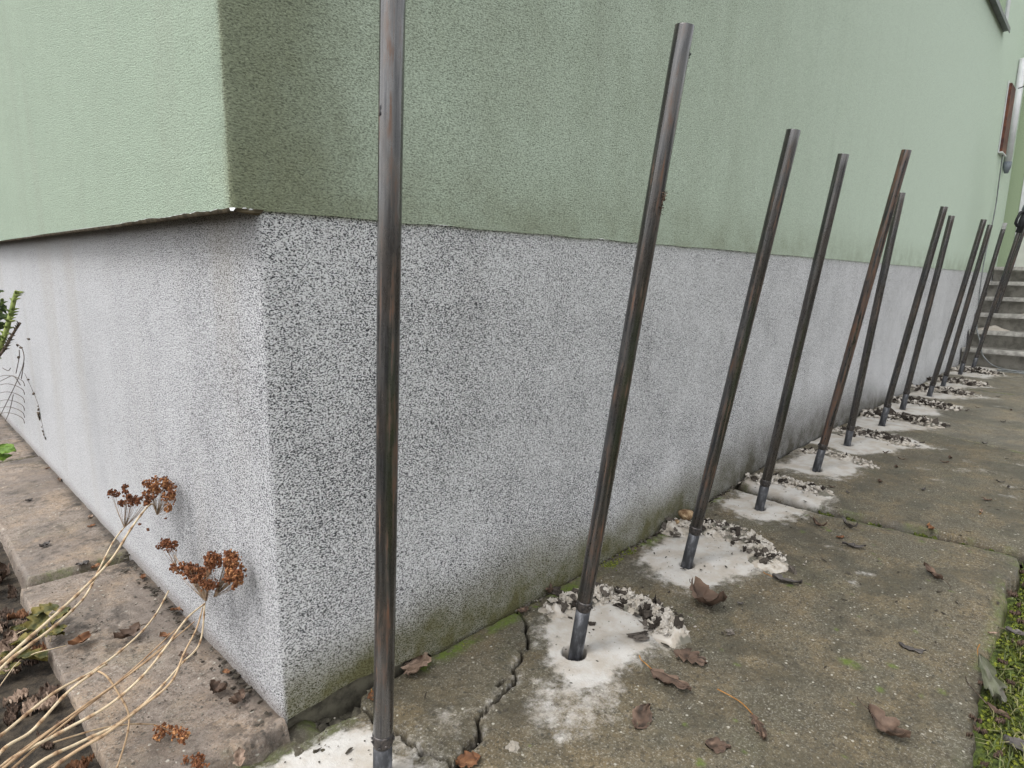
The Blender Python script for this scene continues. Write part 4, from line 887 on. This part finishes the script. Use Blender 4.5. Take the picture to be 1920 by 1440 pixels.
# leaves on the sandy side slabs
SL = [(410, 1298, 4.2, 300, 'leaf_brown', 'ring of muddy leaf crumbs on the sandy slab near the corner', 5, .9),
      (445, 1318, 3.8, 200, 'leaf_brown', 'muddy crumpled leaf right next to the plinth corner', 4, .8), (425, 1262, 2.0, 100, 'leaf_rust', 'small rust leaf against the short wall near the corner', 2, .3),
      (338, 1145, 4.2, 175, 'leaf_rust', 'orange ribbed seed head lying at the foot of the short wall', 6, .3), (268, 1085, 2.4, 60, 'leaf_rust', 'rust leaf at the wall foot beside the white stem', 3, .5),
      (240, 1195, 6.0, 205, 'leaf_brown', 'long muddy brown leaf strip behind the straw stems', 3, .7), (310, 1195, 2.6, 120, 'leaf_rust', 'tan curled leaf between the straw stems', 2, .5),
      (150, 1208, 5.0, 210, 'leaf_rust', 'dark rust leaf at the outer edge of the sandy slab', 2, .6), (180, 1066, 2.8, 30, 'leaf_rust', 'orange leaf lying in the joint of the sandy slabs', 2, .5),
      (155, 1060, 3.2, 190, 'leaf_grey', 'grey leaf lying in the joint of the sandy slabs', 2, .4), (172, 988, 2.6, 20, 'leaf_rust', 'flat orange leaf on the far sandy slab by the wall', 2, .2),
      (170, 972, 2.6, 60, 'leaf_pale', 'pale leaf leaning on the short wall', 2, .5), (112, 903, 2.6, 100, 'leaf_pale', 'yellowish tuft of leaf against the short wall farther back', 3, .7),
      (90, 880, 2.0, 50, 'leaf_rust', 'tiny orange leaf farthest back at the short wall', 2, .4), (85, 1025, 3.2, 30, 'leaf_grey', 'dark cross shaped leaf remnant on the far sandy slab', 2, .6),
      (55, 940, 2.2, 10, 'leaf_grey', 'small black leaf remnant on the farthest sandy slab', 2, .6), (345, 1230, 3.0, 280, 'leaf_brown', 'flat reddish patch of leaf between the stems and the wall', 2, .1)]
for i, (a, b, L, an, mt, lb, lo, fo) in enumerate(SL):
    leaf(a, b, L, an, mt, lb, lo, fold=fo, curl=fo*.7, seed=700+i, stalk=.3 if i % 2 else 0, smat='twig', z=.004, group='dead leaves on the sandy slabs', jag=.4)

# crumbs of grit everywhere: uncountable
m = MB()
for _ in range(1500):
    x = rng.uniform(-.1, 1.9); y = rng.uniform(-.93, -.03); r_ = rng.uniform(.0007, .0019)
    m.blob((x, y, float(gz(x))+r_*.4), r_, 1, rng.random(), .4, (1.2, 1, .6))
for _ in range(700):
    x = rng.uniform(-.25, -.005); y = rng.uniform(0, 1.6); r_ = rng.uniform(.0007, .0020)
    m.blob((x, y, r_*.4), r_, 1, rng.random(), .4, (1.2, 1, .6))
for _ in range(260):
    x = -abs(rng.gauss(0, .02))-.004; y = rng.uniform(0, 1.8); r_ = rng.uniform(.0015, .0045)
    m.blob((x, y, .002+r_*.4), r_, 1, rng.uniform(.6, 1), .6, (1.3, 1, .6))
for _ in range(420):
    x = rng.uniform(.62, 2.2); y = -abs(rng.gauss(0, .009))-.006; r_ = rng.uniform(.001, .004)
    m.blob((x, y, float(gz(x))+r_*.1), r_, 1, rng.uniform(.5, 1), .6, (1.3, 1, .6))
for _ in range(230):
    x = rng.uniform(-.1, 3.4); y = rng.uniform(-.93, -.05); r_ = rng.uniform(.0018, .0045)
    rot = Matrix.Rotation(rng.uniform(0, 6.28), 3, 'Z'); m.blob((x, y, float(gz(x))+.0008), r_, 1, rng.uniform(.7, 1), .7, (rng.uniform(1, 2.6), .8, .25), rot=rot)
def tone(name):
    n = NT(name); t = n.attr('tint'); col = n.mix(n.ss(t, .2, .9), (0.20, 0.185, 0.155), (0.030, 0.024, 0.017)); return n.fin(col, .95)
M['grit'] = tone('grit')
tag(m.build('grit', M['grit'], None, False), 'scattered pale and dark grit crumbs all over the paving', 'grit', kind='stuff')

# litter of leaves on the soil bed (uncountable mat)
m = MB(); lm = {'leaf_brown': MB(), 'leaf_pale': MB(), 'leaf_rust': MB()}
for i in range(330):
    x = rng.uniform(-.62, -.275); y = rng.uniform(-.15, 2.2); L = rng.uniform(.025, .062)
    kk = rng.choice(['leaf_brown']*6+['leaf_pale']*2+['leaf_rust']*2)
    a, s_ = leaf_mesh(L, L*rng.uniform(.45, .85), rng.randint(1, 2), rng.uniform(0, .4), rng.uniform(-.3, .6), i+900, kk, .25, 0)
    rot = Matrix.Rotation(rng.uniform(0, 6.28), 3, 'Z') @ Matrix.Rotation(rng.gauss(0, .5), 3, 'X') @ Matrix.Rotation(rng.gauss(0, .4), 3, 'Y')
    b = lm[kk]; o_ = len(b.v)
    for v_, t_ in zip(a.v, a.t): b.addv(rot @ Vector(v_)+Vector((x, y, -.028+rng.uniform(0, .014))), t_)
    b.f += [tuple(q+o_ for q in f) for f in a.f]
lit = tag(empty('leaf_litter', (-.45, .5, -.04)), 'mat of rotting brown leaves on the dark soil bed', 'leaf litter', kind='stuff')
for kk, b in lm.items():
    c = b.build('litter_layer', M[kk], lit); c.location = (.45, -.5, .04); c['kind'] = 'stuff'

# ================================================================== DRIED SEDUM STEMS
plant = tag(empty('dried_sedum', (-.40, .05, -.05)), 'dried plant with straw stems and rusty flower heads leaning on the short wall', 'dried plant')
PO = np.array((-.40, .05, -.05))
def stem(pxs, t0, t1, r0, r1, name='stem', mat='stalk', parent=None, nodes=True, tint0=.12):
    n_ = len(pxs); pts = []
    for i, (a, b) in enumerate(pxs): f = i/(n_-1); pts.append(atd(a, b, t0+(t1-t0)*f)-PO)
    sp = smooth(pts, 8); mlen = len(sp); rad = []; ti = []
    acc = 0; nxt = rng.uniform(.02, .04); last = sp[0]
    for i, p in enumerate(sp):
        acc += (p-last).length; last = p; f = i/(mlen-1); r_ = r0+(r1-r0)*f; t = tint0+.12*rng.random()
        if nodes and acc > nxt: r_ *= 1.30; t = .85; nxt = acc+rng.uniform(.03, .055)
        rad.append(r_*.86); ti.append(t)
    m = MB(); m.tube(sp, rad, 9, ti); return m.build(name, M[mat], parent or plant), [Vector(p) for p in sp]
def depth_on_wall(px, py, x): d = ray(px, py); return (x-CAM[0])/d[0]
def head(parent, node_px, centers, x0, branch=True, dens=1.0, bsize=.0023, tint=(.15, .9)):
    """node_px pixel of the fork, centers: list of (px,py,rx,ry) lobes in photo pixels; x0 distance plane from wall"""
    br = MB(); f = None; d0 = depth_on_wall(node_px[0], node_px[1], x0)
    N0 = Vector(atd(node_px[0], node_px[1], d0)-PO)
    for (cx, cy, rx, ry) in centers:
        fl = MB(); d = depth_on_wall(cx, cy, x0); s_ = d/FPX
        nclump = max(7, int(rx*ry/13*dens))
        for _ in range(nclump):
            while True:
                a, b, c = rng.uniform(-1, 1), rng.uniform(-1, 1), rng.uniform(-1, 1)
                if a*a+b*b+c*c < 1: break
            P_ = Vector(atd(cx+a*rx, cy+b*ry, d+c*s_*rx*.8)-PO)
            if branch and rng.random() < .34:
                mid = N0.lerp(P_, .55)+Vector((0, 0, -.004)); br.tube([N0, mid, P_], [.0006, .0004, .0003], 4, rng.uniform(.3, .8), cap=False)
            for k in range(7):
                q = P_+Vector((rng.gauss(0, 1), rng.gauss(0, 1), rng.gauss(0, 1)))*bsize*1.25
                fl.blob(q, bsize*rng.uniform(.55, 1.1), 1, rng.uniform(*tint), .55, (1, 1, 1.2))
        g_ = fl.build('flower_head', M['floret'], parent, False); f = f or g_
    if br.v: br.build('flower_stalks', M['twig2'], f)
    return f
XW = -.035
# stem A: pale white stem to the top head
sA, _ = stem([(-70, 1320), (0, 1245), (90, 1165), (150, 1110), (208, 1050), (250, 985), (283, 945), (293, 968-5)][:7]+[(294, 962)], .95, depth_on_wall(294, 962, XW), .0036, .0020)
head(sA, (294, 966), [(300, 908, 30, 14), (318, 930, 14, 12), (285, 920, 18, 10)], XW, dens=1.5)
head(sA, (296, 965), [(316, 955, 6, 12)], XW+.008, dens=1.0, tint=(.5, 1))
sB, _ = stem([(-70, 1360), (0, 1180-12), (60, 1225-70), (130, 1195-10), (165, 1150), (195, 1080), (220, 1030), (232, 990)][:1]+[(0, 1202), (75, 1130), (118, 1090+80-30), (165, 1095), (195, 1050), (218, 1005), (232, 990)][0:0]+[(0, 1255), (95, 1180), (140, 1150-10), (165, 1110), (190, 1060), (213, 1015), (232, 990)], .97, depth_on_wall(232, 990, -.09), .0034, .0018)
head(sB, (233, 990), [(213, 927, 14, 7), (238, 917, 8, 8), (250, 936, 14, 14), (275, 935, 14, 12), (226, 943, 9, 5)], -.085, dens=1.4, tint=(.05, .55))
# stem C: grey bare stem that ends cut
sC, _ = stem([(-60, 1420), (0, 1380), (100, 1300), (180, 1255), (250, 1200), (290, 1155), (316, 1108)], .92, depth_on_wall(316, 1110, -.07), .0032, .0018)
sC2, _ = stem([(-60, 1520), (0, 1412), (60, 1370), (125, 1300), (180, 1258), (200, 1245)], .90, 1.10, .0032, .0022)
# stem D: white stem to the right cluster
sD, _ = stem([(-60, 1545), (0, 1440), (110, 1375), (200, 1325), (265, 1270), (310, 1215), (350, 1160), (384, 1132)], .90, depth_on_wall(384, 1132, -.055), .0034, .0019)
head(sD, (386, 1128), [(340, 1065, 28, 10), (372, 1075, 26, 20), (400, 1052, 18, 16), (392, 1096, 16, 12)], -.055, dens=1.6, tint=(.1, .7))
sE, _ = stem([(-60, 1560), (60, 1440), (150, 1392), (235, 1350), (300, 1290), (340, 1245), (375, 1205), (384, 1130)], .88, depth_on_wall(386, 1130, -.05), .0033, .0018)
head(sE, (400, 1120), [(432, 1050, 14, 18), (440, 1078, 20, 22)], -.035, dens=2.2, tint=(.1, .85))
sF, _ = stem([(-60, 1600), (100, 1440), (200, 1375), (260, 1330), (320, 1280), (345, 1225), (368, 1180), (380, 1140)], .88, depth_on_wall(380, 1140, -.06), .0031, .0016, tint0=.35)
head(sF, (330, 1062), [(318, 1024, 20, 11), (310, 1016, 10, 5)], -.05, dens=1.5, tint=(.05, .6))
m = MB(); m.tube([Vector(atd(a, b, depth_on_wall(a, b, -.05))-PO) for a, b in ((386, 1128), (362, 1085), (340, 1060), (326, 1040))], [.0009, .0008, .0007, .0006], 5, .6); m.build('side_branch', M['stalk'], sF)
for (a, b) in (((-40, 1500), (330, 1180)), ((-50, 1480), (308, 1210)), ((-30, 1470), (365, 1165)), ((-30, 1530), (305, 1290))):
    stem([a, (a[0]*.6+b[0]*.4-18, a[1]*.6+b[1]*.4+10), (a[0]*.25+b[0]*.75-6, a[1]*.25+b[1]*.75+10), b], .90, 1.20, .0026, .0012, tint0=.45)
# hooked stem with a drooping end
sH, _ = stem([(178, 1256), (200, 1268), (222, 1300), (240, 1335), (240, 1370), (226, 1420), (215, 1450)], 1.10, 1.03, .0020, .0016, tint0=.4)
sG, _ = stem([(100, 1392), (180, 1368), (240, 1358), (290, 1358)], 1.00, 1.12, .0017, .0012, tint0=.3)
head(sG, (292, 1358), [(305, 1372, 22, 14), (340, 1378, 18, 10), (295, 1390, 12, 6)], onz(305, 1372, .02)[0], dens=.75, tint=(.2, 1))
sI, _ = stem([(120, 1470), (200, 1445), (230, 1438)], .98, 1.08, .0017, .0012)
head(sI, (225, 1440), [(360, 1425, 20, 10), (375, 1436, 14, 6)], onz(360, 1425, .012)[0], branch=False, dens=.8, tint=(.1, .7))

# small dark seed flecks hanging by the wall
m = MB()
for (a, b) in ((278, 994), (262, 983), (311, 972), (277, 992)):
    P_ = Vector(atd(a, b, depth_on_wall(a, b, -.03))); m.blob(P_, .0035, 1, .2, .5, (1, 1.6, .7))
tag(m.build('seed_fleck', M['floret']), 'dark dry seed flecks clinging to the short wall by the top flower head', 'seed flecks', kind='stuff')

# ------------------------------------------------------------------ other plants at the left edge
shrub = tag(empty('thorny_shrub', (-.10, 1.9, -.05)), 'thorny green stemmed shrub entering at the left edge before the wall', 'shrub'); SO = np.array((-.10, 1.9, -.05))
def spiky(pxs, d, r_, mat, nsp):
    pts = [atd(a, b, d)-SO for a, b in pxs]; sp = smooth(pts, 6); m = MB(); m.tube(sp, [r_*(1-.3*i/len(sp)) for i in range(len(sp))], 8)
    for _ in range(nsp):
        i = rng.randint(1, len(sp)-2); p = sp[i]; a = (sp[i+1]-sp[i-1]).normalized(); q = a.orthogonal().normalized(); q = Matrix.Rotation(rng.uniform(0, 6.28), 3, a) @ q
        m.tube([p+q*r_*.6, p+q*r_*1.4+a*.003, p+q*r_*2.3+a*.005], [r_*.5, r_*.3, r_*.05], 5)
    return m.build('thorny_stem', M[mat], shrub)
spiky([(-30, 720), (0, 650), (10, 625), (20, 590), (27, 560), (32, 545)], 1.75, .0075, 'thorn_green', 60)
spiky([(-30, 700), (0, 665), (12, 648), (25, 625), (38, 605)], 1.75, .0045, 'twig', 45)
spiky([(-60, 700), (-20, 640), (0, 590), (4, 560)], 1.78, .006, 'thorn_green', 30)
for i, (a, b, sz) in enumerate(((0, 580, .05), (2, 596, .05), (0, 612, .05), (-8, 565, .06), (-6, 640, .06), (0, 547, .02))):
    mm, _ = leaf_mesh(sz, sz*.5, 3, .3, .3, 1200+i, 'dark_leaf', .3, 0); rot = Matrix.Rotation(1.2+i, 3, 'Z') @ Matrix.Rotation(1.0, 3, 'X')
    mm.v = [tuple(rot @ Vector(v_)) for v_ in mm.v]; c = mm.build('leaf', M['dark_leaf'], shrub); c.location = tuple(atd(a, b, 1.76)-SO)
# bare twiggy plant on the wall below it
tw = tag(empty('bare_twigs', (-.06, 2.3, 0)), 'bare dark wiry twigs against the short wall below the thorny shrub', 'twigs'); TO = np.array((-.06, 2.3, 0)); m = MB()
def wt(pts, r_=.0016, x=-.045): m.tube(smooth([onx(a, b, x)-TO for a, b in pts], 5), r_, 5)
wt([(-10, 800), (20, 740), (38, 700), (45, 675), (42, 655), (33, 645)]); wt([(40, 710), (45, 680)]); wt([(-10, 720), (10, 710), (25, 705), (38, 722)])
for y in (706, 722, 737, 752, 765, 776): wt([(-14, y+4), (8, y-2), (26, y), (42, y+8), (46, y+18)], .0013, -.03-rng.uniform(0, .03))
wt([(5, 690), (15, 695), (20, 690)]); wt([(10, 790), (18, 770), (25, 740)]); wt([(30, 700), (36, 670), (36, 656)])
wt([(46, 700), (60, 730), (72, 760), (78, 790), (84, 822)], .0008, -.006)
m.build('twig_tangle', M['twig'], tw); m = MB()
for (a, b) in ((33, 647), (39, 652), (54, 636), (35, 670), (53, 712), (63, 738)): m.blob(Vector(onx(a, b, -.03)-TO), .006, 1, .5, .5)
for (a, b, r_) in ((72, 768, .006), (72, 776, .011), (73, 783, .009), (78, 801, .004), (80, 809, .005), (82, 815, .005), (85, 822, .005), (71, 762, .004)): m.blob(Vector(onx(a, b, -.004)-TO), r_, 1, .5, .5, (.5, 1, 1.2))
m.build('dried_buds', M['twig'], tw)
# single bright green leaf at the edge
gl = tag(empty('green_leaf_sprig', tuple(atd(-10, 865, 1.5))), 'bright green oval leaf poking in at the left edge', 'leaf')
for i, (a, b, sz, an) in enumerate(((14, 845, .055, -.2), (0, 858, .045, .9))):
    mm, _ = leaf_mesh(sz, sz*.55, 1, .1, .1, 1300+i, 'bright_leaf', .0, 0); c = mm.build('leaf', M['bright_leaf'], gl)
    c.location = tuple(Vector(atd(a, b, 1.5))-gl.location); c.rotation_euler = (.7, .2, an+YAW-math.pi/2)
m = MB(); m.tube([Vector(atd(-60, 980, 1.45))-gl.location, Vector((0, 0, -.01)), Vector((.015, .0, .008))], [.0012, .001, .0008], 6); m.build('stem', M['thorn_green'], gl)
# withered geranium-like plant with olive leaves
ge = tag(empty('withered_herb', (-.30, .62, -.05)), 'low herb with olive and yellow lobed leaves at the soil edge', 'plant'); GO = np.array((-.30, .62, -.05))
for i, (a, b, sz, z) in enumerate(((85, 1150, .055, .03), (118, 1160, .055, .035), (70, 1170, .05, .02), (45, 1205, .05, .0), (95, 1195, .05, .015), (20, 1235, .05, -.01), (60, 1240, .06, -.01), (10, 1260, .045, -.02), (110, 1185, .035, .02), (35, 1185, .04, .0))):
    mm, _ = leaf_mesh(sz, sz*1.0, 3, .25, -.2, 1400+i, 'olive_leaf', .4, 0); c = mm.build('leaf', M['olive_leaf'], ge)
    c.location = tuple(onz(a, b, z)-GO); c.rotation_euler = (rng.uniform(-.3, .3), rng.uniform(-.3, .3), rng.uniform(0, 6))
for p1, p0, z1 in (((100, 1165), (92, 1225), .03), ((70, 1170), (0, 1215), .015), ((125, 1210), (10, 1250), .01), ((60, 1215), (-10, 1300), .0)):
    m = MB(); m.tube([Vector(onz(p0[0], p0[1], -.03)-GO), Vector(onz((p0[0]+p1[0])/2, (p0[1]+p1[1])/2-6, z1*.6)-GO), Vector(onz(p1[0], p1[1], z1)-GO)], .0011, 6, .2); m.build('stem', M['stalk'], ge)


# ================================================================== TURF: moss and grass
m = MB()
for i in range(130):
    x = rng.uniform(.62, 1.95); y = rng.uniform(-1.16, -.92); L = rng.uniform(.010, .028)
    a, s_ = leaf_mesh(L, L*rng.uniform(.2, .6), 2, rng.uniform(0, .8), rng.uniform(-.2, .6), i+3900, '', .35, 0)
    rot = Matrix.Rotation(rng.uniform(0, 6.28), 3, 'Z') @ Matrix.Rotation(rng.gauss(0, .4), 3, 'X'); o_ = len(m.v)
    for v_, t_ in zip(a.v, a.t): m.addv(rot @ Vector(v_)+Vector((x, y, -.026+rng.uniform(0, .012))), t_)
    m.f += [tuple(q+o_ for q in f) for f in a.f]
tag(m.build('leaf_litter', M['leaf_brown']), 'rotting brown leaf bits lying in the turf at the right edge', 'leaf litter', kind='stuff')
m = MB()
for _ in range(9000):
    x = rng.uniform(.62, 1.95); y = rng.uniform(-1.22, -.90)
    e = float(np.interp(x, [-.7, .83, 1.1, 1.43, 1.7, 1.80, 1.87, 1.95], [-.975, -.96, -.932, -.93, -.935, -.935, -.93, -.90]))+mnoise.noise(Vector((x*9, 2, 0)))*.02
    if y > e+.004: continue
    r_ = rng.uniform(.0018, .0055); m.blob((x, y, -.038+r_*.5+.016*mnoise.noise(Vector((x*14, y*14, 0)))), r_, 1, rng.random(), .7, (1, 1, .8))
for _ in range(300):       # moss in the slab joints
    y = rng.uniform(-.95, -.33); x = jc(y)-.002+rng.gauss(0, .010); r_ = rng.uniform(.002, .006)
    if mnoise.noise(Vector((y*13, 4, 0))) > .0: m.blob((x, y, float(gz(x))-.022+r_*.4), r_, 1, rng.random()*.5, .7)
for (u, v_, n_, sx, sy) in ((1145, 1060, 130, .03, .012), (1100, 1090, 60, .02, .008), (870, 1210, 45, .010, .006), (925, 1188, 30, .010, .005), (1180, 1035, 40, .015, .008)):
    q = gp(u, v_)
    for _ in range(n_):
        x, y = q[0]+rng.gauss(0, sx), min(-.008, q[1]+rng.gauss(0, sy)); r_ = rng.uniform(.001, .0032); m.blob((x, y, float(gz(x))+.001), r_, 1, rng.uniform(.3, 1), .6)
tag(m.build('moss', M['moss']), 'bright green moss cushions along the turf edge and slab joints', 'moss', kind='stuff')
m = MB()
for _ in range(4600):
    x = rng.uniform(.55, 2.0); y = rng.uniform(-1.30, -.90)+.0
    e = float(np.interp(x, [-.7, .83, 1.1, 1.43, 1.7, 1.80, 1.87, 1.95], [-.975, -.96, -.932, -.93, -.935, -.935, -.93, -.90]))
    if y > e-.004: continue
    a = rng.uniform(0, 6.28); l_ = rng.uniform(.012, .045); ln = rng.uniform(.3, 1.3); w_ = rng.uniform(.0006, .0014); t = rng.random()
    p0 = Vector((x, y, -.035)); dv = Vector((math.cos(a), math.sin(a), 0)); sv_ = Vector((-dv.y, dv.x, 0))*w_
    p1 = p0+dv*l_*.35*ln+Vector((0, 0, l_*.55)); p2 = p0+dv*l_*ln+Vector((0, 0, l_*.55*(1.3-ln*.5)))
    i = [m.addv(p0-sv_, t), m.addv(p0+sv_, t), m.addv(p1+sv_, t), m.addv(p1-sv_, t), m.addv(p2, t)]
    m.f += [(i[0], i[1], i[2], i[3]), (i[3], i[2], i[4])]
tag(m.build('grass', M['grass']), 'short thin grass growing in the moss at the right edge', 'grass', kind='stuff')
